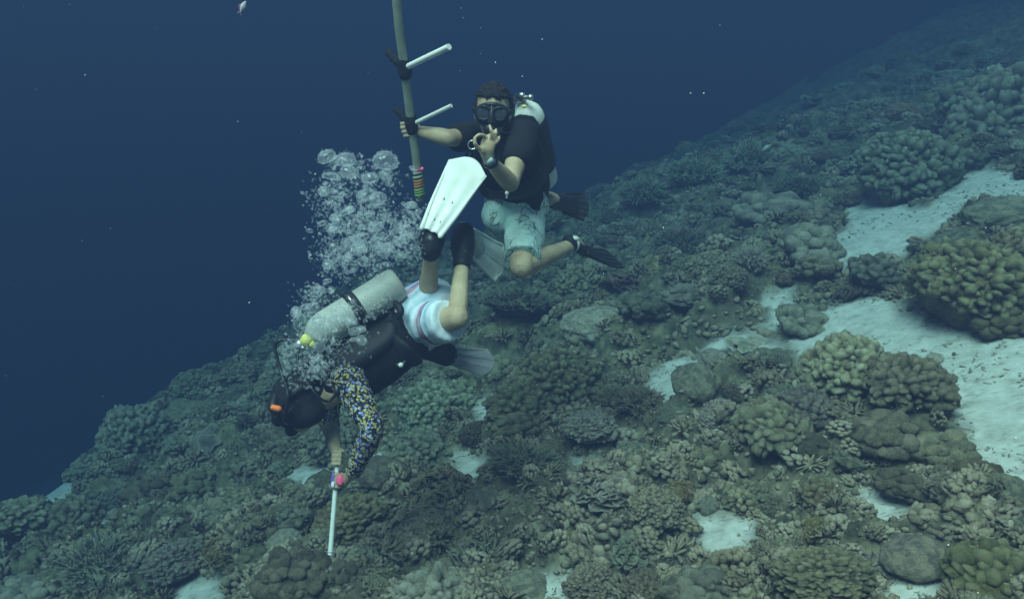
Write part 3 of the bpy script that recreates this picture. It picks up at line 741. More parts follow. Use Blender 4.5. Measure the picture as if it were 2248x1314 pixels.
HAIR = simple('black_hair', (0.012, 0.010, 0.010), 0.6, 90, 0.4, 0.9, 0.01)
METAL = simple('bright_metal', (0.62, 0.62, 0.60), 0.3, 30, 0.15, 0.1, metal=0.9)
WHITE = simple('white_plastic', (0.78, 0.78, 0.74), 0.5, 12, 0.06, 0.15)
ORANGE = simple('orange_plastic', (0.95, 0.20, 0.04), 0.5, 20, 0.1, 0)
YELLOW = simple('yellow_paint', (0.80, 0.72, 0.16), 0.5, 30, 0.15, 0.1)
def tank_mat(name, c):
    n = NT(name); co = n.coord(); f = n.noise(7, 7, co, 0.7)
    n.lk(n.ramp(f, [(0.3, tuple(q * .75 for q in c)), (0.6, c), (0.8, tuple(min(1, q * 1.2) for q in c))]), n.b.inputs['Base Color'])
    n.set(Roughness=0.5, Metallic=0.0); n.bump(n.noise(50, 6, co), 0.25, 0.002); return n.m
TANKG = tank_mat('grey_aluminium', (0.46, 0.46, 0.41)); TANKW = tank_mat('pale_tank_paint', (0.78, 0.78, 0.72))
def leafprint():
    n = NT('leaf_print_cloth'); co = n.coord(); v = n.node('ShaderNodeTexVoronoi', feature='DISTANCE_TO_EDGE'); v.inputs['Scale'].default_value = 32
    mp = n.node('ShaderNodeMapping'); mp.inputs['Scale'].default_value = (1, 1, 0.55); mp.inputs['Rotation'].default_value = (0.3, 0.5, 0)
    dn = n.node('ShaderNodeTexNoise'); dn.inputs['Scale'].default_value = 9; n.lk(co, dn.inputs['Vector'])
    va = n.node('ShaderNodeVectorMath', operation='MULTIPLY_ADD'); va.inputs[1].default_value = (.12, .12, .12); n.lk(dn.outputs['Color'], va.inputs[0]); n.lk(co, va.inputs[2])
    n.lk(va.outputs[0], mp.inputs[0]); n.lk(mp.outputs[0], v.inputs['Vector'])
    ln = n.ramp(v.outputs[0], [(0.03, (.8, .8, .8)), (0.08, (0, 0, 0))]); wh = n.ramp(n.noise(7, 2, co), [(0.42, (0, 0, 0)), (0.5, (1, 1, 1))])
    m1 = n.mix(1.0, ln, wh, 'MULTIPLY'); base = n.ramp(n.noise(10, 4, co), [(0.35, (0.38, 0.56, 0.51)), (0.65, (0.64, 0.78, 0.72))])
    n.lk(n.mix(m1, base, (0.035, 0.075, 0.07)), n.b.inputs['Base Color']); n.set(Roughness=0.8, Specular_IOR_Level=0.2); n.bump(n.noise(35, 5, co), 0.4, 0.004); return n.m
def floral():
    n = NT('floral_sleeve_cloth'); co = n.coord(); v = n.node('ShaderNodeTexVoronoi'); v.inputs['Scale'].default_value = 100
    dn = n.node('ShaderNodeTexNoise'); dn.inputs['Scale'].default_value = 30; n.lk(co, dn.inputs['Vector'])
    va = n.node('ShaderNodeVectorMath', operation='MULTIPLY_ADD'); va.inputs[1].default_value = (.03, .03, .03); n.lk(dn.outputs['Color'], va.inputs[0]); n.lk(co, va.inputs[2]); n.lk(va.outputs[0], v.inputs['Vector'])
    sx = n.node('ShaderNodeSeparateColor'); n.lk(v.outputs['Color'], sx.inputs[0])
    c = n.ramp(sx.outputs[0], [(0.0, (0.015, 0.018, 0.03)), (0.27, (0.42, 0.32, 0.08)), (0.50, (0.50, 0.44, 0.20)), (0.60, (0.16, 0.18, 0.42)), (0.74, (0.42, 0.42, 0.50)), (0.86, (0.02, 0.02, 0.03)), (0.95, (0.40, 0.42, 0.75))], 'CONSTANT')
    e = n.ramp(v.outputs['Distance'], [(0.50, (1, 1, 1)), (0.72, (0.03, 0.03, 0.04))])
    n.lk(n.mix(1.0, c, e, 'MULTIPLY'), n.b.inputs['Base Color']); n.set(Roughness=0.75, Specular_IOR_Level=0.2); return n.m

def head(mb, c, f, u, s=1.0):
    """skull, face, nose, ears: c centre, f where the face looks, u crown"""
    f = nrm(f); a = nrm(np.cross(f, u)); u = np.cross(a, f); A = np.array([a, f, u])
    def E(x, r, **k): ell(mb, np.asarray(c) + s * (np.asarray(x, float) @ A), np.asarray(r, float) * s, A, **k)
    E((0, -.012, .032), (.076, .096, .088)); E((0, .022, -.028), (.062, .066, .085)); E((0, .035, -.075), (.046, .046, .034)); E((0, .062, -.092), (.024, .02, .018))
    for q in (-1, 1):
        E((q * .036, .055, -.03), (.028, .03, .03)); E((q * .079, -.008, -.012), (.009, .02, .032)); E((q * .012, .097, -.030), (.009, .010, .008))
        E((q * .030, .082, .022), (.026, .014, .011))
    tube(mb, [np.asarray(c) + s * (np.array(p) @ A) for p in ((0, .078, .02), (0, .098, -.008), (0, .106, -.028))], [.009 * s, .011 * s, .012 * s], seg=10)
    E((0, .087, -.056), (.023, .010, .006)); E((0, .085, -.067), (.020, .010, .007))
    return A
def hair(c, A, name, thick=.012, seed=3, front=.35, s=1.0, cut=.15, low=-.55):
    V, F = ico(6); V = V.copy(); W = V * np.array([.080, .101, .094]) * s
    d = thick * (0.9 + 0.8 * fbm(V, 7, seed, 4)) * s; W = W + V * d[:, None] + np.array([0, -.014, .034]) * s
    keep = (V[:, 2] > low + 0.12 * fbm(V, 5, seed + 1, 2)) & ~((V[:, 1] > cut) & (V[:, 2] < front + 0.12 * fbm(V, 6, seed + 2, 2)))
    inner = (V * np.array([.072, .092, .084]) + np.array([0, -.014, .034])) * s
    kf = keep[F].all(1); fo = F[kf]; n = len(V)
    e = np.vstack([fo[:, [0, 1]], fo[:, [1, 2]], fo[:, [2, 0]]]); key = np.sort(e, 1); _, ix, ct = np.unique(key, axis=0, return_index=True, return_counts=True)
    b = e[ix[ct == 1]]; mb = MB()
    used = np.unique(fo); mp = -np.ones(2 * n, int); allu = np.r_[used, used + n]; mp[allu] = np.arange(len(allu))
    P3 = np.vstack([W, inner])[allu] @ A + c
    mb.add(P3, np.vstack([mp[fo], mp[fo[:, ::-1] + n], mp[np.c_[b[:, 1], b[:, 0], b[:, 0] + n]], mp[np.c_[b[:, 1], b[:, 0] + n, b[:, 1] + n]]]))
    return mb.mesh(name, HAIR)
def mask_parts(person, org, c, A, s=1.0, band=False):
    c = np.asarray(c); W = lambda p: c + s * (np.asarray(p, float) @ A)
    mb = MB()
    for q in (-1, 1):
        L = [W((q * .036 + .032 * math.cos(t), .112 - .014 * abs(math.cos(t)) * (q * math.cos(t) > 0), .004 + .029 * math.sin(t))) for t in np.linspace(0, 2 * math.pi, 17)]
        tube(mb, L, .0065 * s, seg=8, n=48, cap='none')
    ring = [W((.070 * math.cos(t), .088 - .030 * abs(math.cos(t)) ** 2, .000 + .042 * math.sin(t) - (.010 if math.sin(t) < -.7 else 0))) for t in np.linspace(0, 2 * math.pi, 25)]
    tube(mb, ring, .012 * s, seg=8, n=72, cap='none')
    tube(mb, [W((0, .100, .030)), W((0, .118, .0)), W((0, .122, -.034))], [.010 * s, .013 * s, .017 * s], seg=10)
    for q in (-1, 1): ell(mb, W((q * .062, .075, 0)), (.016 * s, .026 * s, .022 * s), A)
    ell(mb, W((0, .092, .0)), (.058 * s, .016 * s, .036 * s), A)
    m = link_at('mask', mb.mesh('mask', RUBBER), org, person)
    for q in (-1, 1):
        l = MB(); ell(l, W((q * .036, .1085, .004)), (.031 * s, .004 * s, .028 * s), A); link_at('lens', l.mesh('lens', GLASS), org, m)
    l = MB(); pts = [W((math.sin(t) * .094, -.012 + math.cos(t) * (-.118 if math.cos(t) > 0 else -.095), .012 + .012 * math.cos(t))) for t in np.linspace(-2.1, 2.1, 15)]
    tube(l, pts, .013 * s, seg=10, n=50, ref=A[2], flat=0.3); link_at('strap', l.mesh('strap', RUBBER), org, m)
    return m
def limb(mb, a, b, r0, r1, bulge=0.0, at=0.3, seg=16, bend=None):
    a = np.asarray(a); b = np.asarray(b); m = a + (b - a) * at; rm = r0 + (r1 - r0) * at + bulge; q = a + (b - a) * .72
    tube(mb, [a, m, q, b], [r0, rm, r0 + (r1 - r0) * .72 + bulge * .25, r1], seg=seg, n=19)
def calf(mb, h, k, a, s=1.0):
    d = nrm(a - k); b = (h - k) - d * np.dot(h - k, d); b = nrm(b); c = np.cross(d, b); L = np.linalg.norm(a - k)
    for q in (-1, 1): ell(mb, k + d * L * (.27 + .03 * q) + b * .018 * s + c * q * .014, (.024 * s, .026 * s, .085 * s), np.array([c, b, d]))
    ell(mb, k - b * .026 * s - nrm(h - k) * .004, (.022 * s, .018 * s, .026 * s), np.array([c, b, d])); ell(mb, a - b * .0 + c * .024, (.009, .010, .012), np.array([c, b, d])); ell(mb, a - c * .024, (.009, .010, .012), np.array([c, b, d]))
    tube(mb, [k - b * .030 + d * .05, k + (a - k) * .5 - b * .026, a - b * .018], [.014, .013, .010], seg=8, n=10)
def arm_detail(mb, s, e, w):
    d = nrm(w - e); u = nrm(s - e); b = nrm(-(d + u) * .5 + 1e-6); ell(mb, e + b * .022, (.017, .017, .017), sub=2)
    o = nrm(np.cross(d, u)); ell(mb, e + (w - e) * .25 + o * .010, (.026, .022, .06), np.array([o, np.cross(d, o), d])); ell(mb, e + (s - e) * .42 + d * .014, (.026, .028, .07), np.array([o, np.cross(u, o), u]))
def finger(mb, pts, r=.0085):
    n = len(pts); tube(mb, pts, [r * (1 - .22 * k / (n - 1)) for k in range(n)], seg=10, n=6 * n)
    for p in pts[1:-1]: ell(mb, p, [r * 1.05] * 3, sub=2)
def wrinkle(me, amp, f, seed, stretch=(1, 1, 1)):
    V = getco(me); N = getno(me); q = V * stretch
    g = fbm(q, f, seed, 3) + 0.9 * (0.5 - np.abs(vnoise(q + 0.05 * np.c_[vnoise(q, 6, 1), vnoise(q, 6, 2), vnoise(q, 6, 3)], f * 0.8, seed + 5))) * 1.0
    setco(me, V + N * (amp * g)[:, None])
def tank(root, org, p0, p1, r, mat, L=None):
    """cylinder with domed shoulder at p0 (valve end) and rounded foot at p1"""
    p0 = np.asarray(p0); p1 = np.asarray(p1); d = nrm(p1 - p0); ln = np.linalg.norm(p1 - p0)
    prof = [(0, .022), (.008, .030), (.02, .055), (.045, .082), (.075, .096), (.11, 1), (ln - .03, 1), (ln - .012, .97), (ln - .003, .90), (ln, .80), (ln + .002, .0)]
    a, b, _ = frame(d); ph = np.linspace(0, 2 * math.pi, 40, endpoint=False); rings = []
    for t, q in prof:
        rr = r * (q if q >= .5 or t > .2 else q / .1 * 1.0); rr = min(rr, r) if rr > 0 else 1e-4
        rings.append(p0 + d * t + np.outer(np.cos(ph), a) * rr + np.outer(np.sin(ph), b) * rr)
    V = np.concatenate(rings); m = len(prof); i = np.arange(m - 1)[:, None] * 40; j = np.arange(40)[None]; j2 = (j + 1) % 40
    mb = MB(); mb.add(V, np.stack([i + j, i + j2, i + 40 + j2, i + 40 + j], -1).reshape(-1, 4)); mb.add(np.vstack([p0, V[:40]]), [[0, (q + 1) % 40 + 1, q + 1] for q in range(40)])
    return link_at('tank', mb.mesh('tank', mat), org, root)
def hoop(mb, c, d, r, w, th, n=40):
    a, b, d = frame(d); pts = [np.asarray(c) + a * r * math.cos(t) + b * r * math.sin(t) for t in np.linspace(0, 2 * math.pi, n)]
    tube(mb, pts, w, seg=8, n=n, ref=d, flat=th / w, cap='none')
def fin(name, foot, tip, wdir, w0, w1, mat, label, bend=0.0, ribs=4, ribmat=None, holes=False, pocket=RUBBER, plen=.22, th=.006, slots=False, flare=0.12, group=None, back=0.0, start=None):
    """foot pocket + blade; wdir runs across the blade"""
    foot = np.asarray(foot); tip = np.asarray(tip); d = tip - foot; L = np.linalg.norm(d); d = d / L
    wv = nrm(np.asarray(wdir) - d * np.dot(wdir, d)); nn = np.cross(d, wv)
    root = empty(name, foot, label, 'swim fin', group)
    nu, nv = 36, 25; s0 = (plen * .55 if start is None else start) / L; V = []
    bk = nrm(foot - CAM) * back
    for i in range(nu):
        t = i / (nu - 1); x = s0 * L + (1 - s0) * L * t
        wd = w0 + (w1 - w0) * (t ** .8) ; rd = 1 if t < .93 else 1 - flare * ((t - .93) / .07) ** 2
        for j in range(nv):
            v = -1 + 2 * j / (nv - 1)
            tipc = -.035 * (1 - t) * 0 + (-.05 * (v * v) * (1 if t > .8 else 0) * ((t - .8) / .2 if t > .8 else 0))
            z = bend * t * t + .006 * (abs(v) ** 6) * (1 - t * .6) + .004 * math.cos(v * math.pi * 2.5) * (1 - t)
            V.append(foot + d * (x + tipc) + wv * (v * wd * rd / 2) + nn * z)
    V = np.array(V); N = len(V); top = V + nn * th / 2; bot = V - nn * th / 2
    i = np.arange(nu - 1)[:, None] * nv; j = np.arange(nv - 1)[None]; F = np.stack([i + j, i + j + 1, i + nv + j + 1, i + nv + j], -1).reshape(-1, 4)
    if holes:
        keep = np.ones(len(F), bool)
        for (ui, vj) in ((13, 8), (13, 15), (4, 9), (4, 15)): keep[ui * (nv - 1) + vj] = False
        F0 = F; F = F[keep]
    if slots:
        keep = np.ones(len(F), bool); ii = (np.arange(len(F)) // (nv - 1)); jj = np.arange(len(F)) % (nv - 1)
        keep[(ii < 5) & ((jj % 8) > 2)] = False; F = F[keep]
    e = np.vstack([F[:, [0, 1]], F[:, [1, 2]], F[:, [2, 3]], F[:, [3, 0]]]); key = np.sort(e, 1); _, ix, ct = np.unique(key, axis=0, return_index=True, return_counts=True); b = e[ix[ct == 1]]
    mb = MB(); mb.add(np.vstack([top, bot]), np.vstack([F, F[:, ::-1] + N, np.c_[b[:, 1], b[:, 0], b[:, 0] + N, b[:, 1] + N]]))
    link_at('blade', mb.mesh('blade', mat), foot, root)
    for sgn in (-1, 1):
        r_ = MB(); js = 0 if sgn < 0 else nv - 1; tube(r_, V[[0 * nv + js, 10 * nv + js, 22 * nv + js, 33 * nv + js]], [.011, .009, .007, .004], seg=8, n=28); link_at('side_rail', r_.mesh('side_rail', ribmat or mat), foot, root)
    for k in range(ribs):
        v = (k + 1) / (ribs + 1); js = int(v * (nv - 1)); r_ = MB(); tube(r_, V[[1 * nv + js, 14 * nv + js, 34 * nv + js]] , [.007, .006, .004], seg=8, n=22); link_at('rib', r_.mesh('rib', ribmat or mat), foot, root)
    p = MB(); A = np.array([wv, d, nn]); tube(p, [foot - d * .02 + bk, foot + d * plen * .5 + bk, foot + d * plen + bk], [.045, .050, .058], seg=20, n=14, ref=wv, flat=[.8, .62, .25]); link_at('foot_pocket', p.mesh('foot_pocket', pocket), foot, root)
    return root, A
def scuba(org, label): return empty('scuba_set', org, label, 'scuba gear')

# ---------------- the upright diver making the OK sign
def diver_upright():
    hc = P(1082, 247, 4.10); neck = P(1093, 278, 4.22); chest = P(1108, 325, 4.27); belly = P(1124, 395, 4.42); pel = P(1134, 452, 4.58)
    LS, LE, LW = P(1146, 300, 4.12), P(1120, 402, 3.95), P(1074, 352, 3.75)
    RS, RE, RW = P(1050, 300, 4.34), P(985, 303, 4.13), P(917, 288, 4.20)
    LH, LK, LA = P(1156, 470, 4.56), P(1145, 585, 4.20), P(1250, 540, 4.53)
    RH, RK, RA = P(1108, 458, 4.76), P(1096, 472, 4.48), P(1196, 440, 4.88)
    lat = nrm(LS - RS)
    tocam = nrm(CAM - hc); up = nrm(np.array([0.06, 0.25, 1.0])); f = nrm(tocam + np.array([-.05, 0, -.08]))
    mb = MB(); A = head(mb, hc, f, up)
    tube(mb, [hc - A[2] * .06 - A[1] * .02, neck, chest + (neck - chest) * .5], [.055, .056, .065], seg=16)
    tube(mb, [chest + (neck - chest) * .45, chest, belly, pel], [.13, .165, .145, .150], seg=24, n=26, ref=lat, flat=[.55, .62, .68, .72])
    for s_, e_, w_ in ((LS, LE, LW), (RS, RE, RW)):
        ell(mb, s_, (.062, .062, .062)); limb(mb, s_, e_, .052, .040, .006, .35); limb(mb, e_, w_, .040, .026, .004, .28); arm_detail(mb, s_, e_, w_)
    for h_, k_, a_ in ((LH, LK, LA), (RH, RK, RA)):
        limb(mb, h_, k_, .088, .058, .004, .3); ell(mb, k_, (.056, .056, .056)); limb(mb, k_, a_, .050, .034, .006, .32); calf(mb, h_, k_, a_)
    # feet
    lf = P(1284, 556, 4.66); tube(mb, [LA, P(1262, 532, 4.55), lf], [.036, .036, .028], seg=12, flat=.8)
    rf = P(1236, 446, 5.02); tube(mb, [RA, P(1207, 437, 4.90), rf], [.036, .042, .03], seg=12, flat=.8)
    # left hand: thumb and forefinger closed in a ring, three fingers up
    H = lambda x, y, d=3.70: P(x, y, d)
    ax = nrm(H(1080, 305) - LW)
    tube(mb, [LW, H(1069, 333, 3.71), H(1072, 316, 3.70), H(1077, 308, 3.70)], [.025, .031, .033, .030], seg=16, n=16, ref=nrm(H(1090, 320) - H(1060, 320)), flat=[.75, .5, .42, .38])
    ell(mb, H(1058, 330, 3.695), (.014, .014, .020), sub=2)
    finger(mb, [H(1068, 312, 3.70), H(1064, 299, 3.685), H(1052, 296, 3.665), H(1043, 302, 3.66)], .0088)
    finger(mb, [H(1060, 332, 3.70), H(1050, 324, 3.68), H(1043, 315, 3.665), H(1042, 304, 3.66)], .0100)
    finger(mb, [H(1076, 309, 3.70), H(1080, 298, 3.68), H(1078, 286, 3.67), H(1075, 276, 3.675)], .0085)
    finger(mb, [H(1082, 312, 3.70), H(1087, 302, 3.685), H(1089, 292, 3.675), H(1089, 284, 3.68)], .0082)
    finger(mb, [H(1084, 319, 3.705), H(1092, 312, 3.69), H(1096, 305, 3.685), H(1097, 299, 3.69)], .0072)
    # right hand round the pole
    pc = P(901, 283, 4.20); pd = nrm(P(912, 330, 4.23) - P(893, 200, 4.14)); toc = nrm(CAM - pc); side = nrm(np.cross(pd, toc)); side = side if side[0] < 0 else -side
    palm = pc - side * .030 - toc * .012
    tube(mb, [RW, (RW + palm) / 2, palm, pc - toc * .032 + side * .004], [.025, .029, .032, .026], seg=14, n=14, ref=pd, flat=[.8, .6, .5, .45])
    for k in range(4):
        o = pd * (-.030 + .020 * k); L = (1.0, 1.08, 1.0, .86)[k]
        finger(mb, [pc + o * .9 - toc * .034 + side * .004, pc + o - toc * .022 + side * .034 * L, pc + o + toc * .012 + side * .036 * L, pc + o + toc * .034 + side * .010, pc + o + toc * .030 - side * .012], .0088)
    finger(mb, [palm - pd * .02 + toc * .01, pc - pd * .035 - side * .028 + toc * .022, pc - pd * .030 - side * .006 + toc * .036, pc - pd * .022 + side * .010 + toc * .037], .0098)
    body = fuse(mb, 'person', SKIN, .0046, 4, .5); org = pel
    man = tag(link_at('person', body, org), 'upright diver in black t-shirt and teal shorts making an OK sign, gripping the pole', 'person')
    # clothes
    sb = MB(); tube(sb, [neck + (chest - neck) * .25, chest + (neck - chest) * .30, chest, belly, pel + (belly - pel) * .10], [.080, .140, .166, .152, .164], seg=26, n=30, ref=lat, flat=[.8, .62, .66, .74, .82])
    for s_, e_, k in ((LS, LE, .42), (RS, RE, .60)):
        ell(sb, s_, (.075, .075, .075)); tube(sb, [s_ + (chest - s_) * .3, s_, s_ + (e_ - s_) * k], [.085, .076, .072], seg=18, n=14)
    sh = fuse(sb, 't_shirt', BLACK, .008, 4); wrinkle(sh, .010, 9, 3, (1, 1, .6)); link_at('t_shirt', sh, org, man)
    sb = MB(); tube(sb, [pel + (belly - pel) * .42, pel, pel + (LH + RH - 2 * pel) * .5 + (LK - LH) * .12], [.168, .176, .165], seg=26, n=16, ref=lat, flat=.80)
    tube(sb, [LH, LH + (LK - LH) * .35, LH + (LK - LH) * .90], [.108, .104, .096], seg=22, n=16, cap='flat', flat=.95)
    tube(sb, [RH, RH + (RK - RH) * .5, RK], [.106, .102, .095], seg=22, n=16, flat=.95)
    sh = fuse(sb, 'shorts', leafprint(), .008, 4); wrinkle(sh, .011, 9, 9, (1, 1, .4)); link_at('shorts', sh, org, man)
    link_at('hair', hair(hc, A, 'hair', .011, 3, .42), org, man)
    for q in (-1, 1):
        e = MB(); ell(e, hc + np.array([q * .031, .080, .004]) @ A, (.013, .012, .012), A); link_at('eye', e.mesh('eye', WHITE), org, man)
    mask_parts(man, org, hc, A)
    wt = MB(); fd = nrm(LE - LW); hoop(wt, LW + fd * .012, fd, .030, .013, .004); wa = link_at('watch', wt.mesh('watch', RUBBER), org, man)
    wf = MB(); wc = LW + fd * .012 + nrm(CAM - LW + lat * .25) * .031; T_ = nrm(CAM - LW + lat * .25); B_ = np.cross(fd, T_); box(wf, wc + T_ * .004, (.021, .024, .007), np.array([fd, B_, T_])); m = wf.mesh('watch_case', simple('pale_blue_grey_case', (.42, .55, .58), .35, 30, .1, .05)); w2 = link_at('watch_case', m, org, wa)
    # gear
    t0, t1 = P(1150, 226, 4.38), P(1190, 400, 4.76)
    g = scuba(t0, 'scuba set with pale tank and black vest on the upright diver\'s back'); og = t0
    tank(g, og, t0, t1, .088, TANKW); ys = MB(); dn = nrm(t1 - t0); ell(ys, P(1151, 234, 4.31), (.013, .007, .008))
    link_at('yellow_band', ys.mesh('yellow_band', YELLOW), og, g)
    fw = -nrm(np.cross(lat, nrm(neck - pel))); fw = fw if np.dot(fw, CAM - chest) > 0 else -fw
    vb = MB(); mid = (t0 + t1) / 2; spn = nrm(t1 - t0); bk = (chest + belly) / 2 - fw * .13
    tube(vb, [t0 + spn * .10 + fw * .10, chest - fw * .085, belly - fw * .085, pel - fw * .09 + (belly - pel) * .4], [.07, .150, .162, .140], seg=24, n=24, ref=lat, flat=[.5, .40, .42, .40])
    tube(vb, [t0 + spn * .135, t0 + spn * .38], [.097, .098], seg=24, n=4)
    for s_ in (LS, RS):
        i_ = s_ + (chest - s_) * .38
        tube(vb, [i_ - fw * .13 - spn * .02, i_ + (neck - chest) * .62 - fw * .03, i_ + fw * .105 + spn * .02, i_ + fw * .12 + spn * .13, i_ + (belly - chest) * .9 + fw * .02 + (s_ - chest) * .35], [.034] * 5, seg=12, n=30, flat=.5)
    for sg in (-1, 1):
        tube(vb, [belly - fw * .10 + lat * sg * .13, belly + lat * sg * .178, belly + lat * sg * .13 + fw * .10, belly + fw * .128], [.055, .055, .045, .03], seg=12, n=20, flat=.35)
    link_at('buoyancy_vest', fuse(vb, 'buoyancy_vest', NEO, .008, 4), og, g)
    rg = MB(); v0 = t0 - spn * .03; tube(rg, [t0 + spn * .01, v0], [.016, .014], seg=12, n=4); ell(rg, v0 - lat * .03 + fw * .012, (.020, .020, .020)); tube(rg, [v0 - lat * .05, v0 + lat * .045], [.012, .012], seg=10, n=4); ell(rg, v0 + lat * .055, (.016, .016, .016)); box(rg, v0 - spn * .014, (.014, .012, .012))
    link_at('valve', rg.mesh('valve', METAL), og, g)
    mouth = hc + np.array([.005, .125, -.066]) @ A
    ho = MB(); tube(ho, [v0 - lat * .03, v0 + lat * .03 + fw * .08 - spn * .05, LS + fw * .06 - (LS - chest) * .2, hc + np.array([-.10, .05, -.10]) @ A, hc + np.array([-.05, .105, -.075]) @ A], [.007] * 5, seg=10, n=50)
    tube(ho, [v0 - lat * .02, RS - fw * .02 - spn * .05, RS + fw * .10 + spn * .03, chest + fw * .15 - lat * .10, P(1046, 322, 4.0), P(1040, 330, 3.98)], [.006] * 6, seg=10, n=50)
    link_at('hose', ho.mesh('hose', RUBBER), og, g)
    ss = MB(); ell(ss, mouth, (.030, .022, .024), A); tube(ss, [mouth - A[1] * .03, mouth], [.016, .018], seg=12, n=4); link_at('regulator', ss.mesh('regulator', RUBBER), og, g)
    rr = MB(); hoop(rr, P(1037, 318, 3.97), nrm(CAM - P(1037, 318, 3.97)), .019, .0028, .0028); link_at('ring', rr.mesh('ring', METAL), og, g)
    cl = MB(); cc = P(1113, 424, 4.17); ell(cl, cc, (.010, .010, .012)); tube(cl, [cc, cc - A[2] * .022], [.006, .004], seg=8, n=3); lp = link_at('lamp_end', cl.mesh('lamp_end', WHITE), og, g)
    wb = MB(); tube(wb, [belly + fw * .125, P(1114, 412, 4.22), cc], [.004] * 3, seg=6, n=8); link_at('lanyard', wb.mesh('lanyard', RUBBER), og, g)
    # fins
    fin('swim_fin', P(1212, 440, 4.93), P(1292, 456, 5.22), P(1250, 500, 5.05) - P(1250, 400, 5.05), .10, .165, simple('dull_black_rubber', (.05, .055, .06), .6, 30), 'dark ribbed fin behind the upright diver\'s hip, blade facing the camera', ribs=4, slots=True, ribmat=NEO)
    hp = MB(); ell(hp, P(1207, 437, 4.80), (.030, .030, .028), noise=.06); link_at('heel', hp.mesh('heel', SKIN), org, man)
    fin('swim_fin', P(1256, 534, 4.55), P(1345, 588, 4.95), ray(1300, 570) + np.array([0, 0, .12]), .11, .18, RUBBER, 'dark fin seen nearly edge-on at the upright diver\'s lower ankle', bend=.05, ribs=3, ribmat=NEO, plen=.17)
    sp_ = MB(); hoop(sp_, P(1256, 535, 4.545), nrm(LA - LK), .040, .010, .004); ell(sp_, P(1262, 524, 4.52), (.022, .018, .014)); m = sp_.mesh('fin_strap', simple('pale_rubber', (.62, .66, .62), .6)); link_at('fin_strap', m, org, man)
    return man
diver_upright()

# ---------------- the head-down diver working on the tube
def stripes():
    n = NT('striped_swim_cloth'); co = n.coord(); a = n.attr('along'); w = n.node('ShaderNodeMath', operation='ADD'); nn = n.node('ShaderNodeMath', operation='MULTIPLY'); nn.inputs[1].default_value = 0.05
    n.lk(n.noise(9, 2, co), nn.inputs[0]); n.lk(a, w.inputs[0]); n.lk(nn.outputs[0], w.inputs[1])
    W_ = (.66, .74, .80); B_ = (.30, .46, .62); N_ = (.035, .04, .12); R_ = (.50, .22, .34)
    c = n.ramp(w.outputs[0], [(0.0, (.015, .02, .08)), (.055, N_), (.075, (.45, .52, .72)), (.155, (.42, .48, .70)), (.165, N_), (.185, R_), (.265, (.55, .25, .38)), (.28, W_), (.36, B_), (.44, W_), (.52, B_), (.60, W_), (.665, (.55, .42, .60)), (.70, N_), (.735, R_), (.78, (.06, .06, .16)), (.80, W_), (.88, B_), (.95, W_)])
    n.lk(n.mix(n.ramp(n.noise(16, 4, co), [(.45, (0, 0, 0)), (.75, (.5, .5, .5))]), c, (.75, .8, .84)), n.b.inputs['Base Color']); n.set(Roughness=0.8, Specular_IOR_Level=0.2); n.bump(n.noise(40, 5, co), .4, .003); return n.m
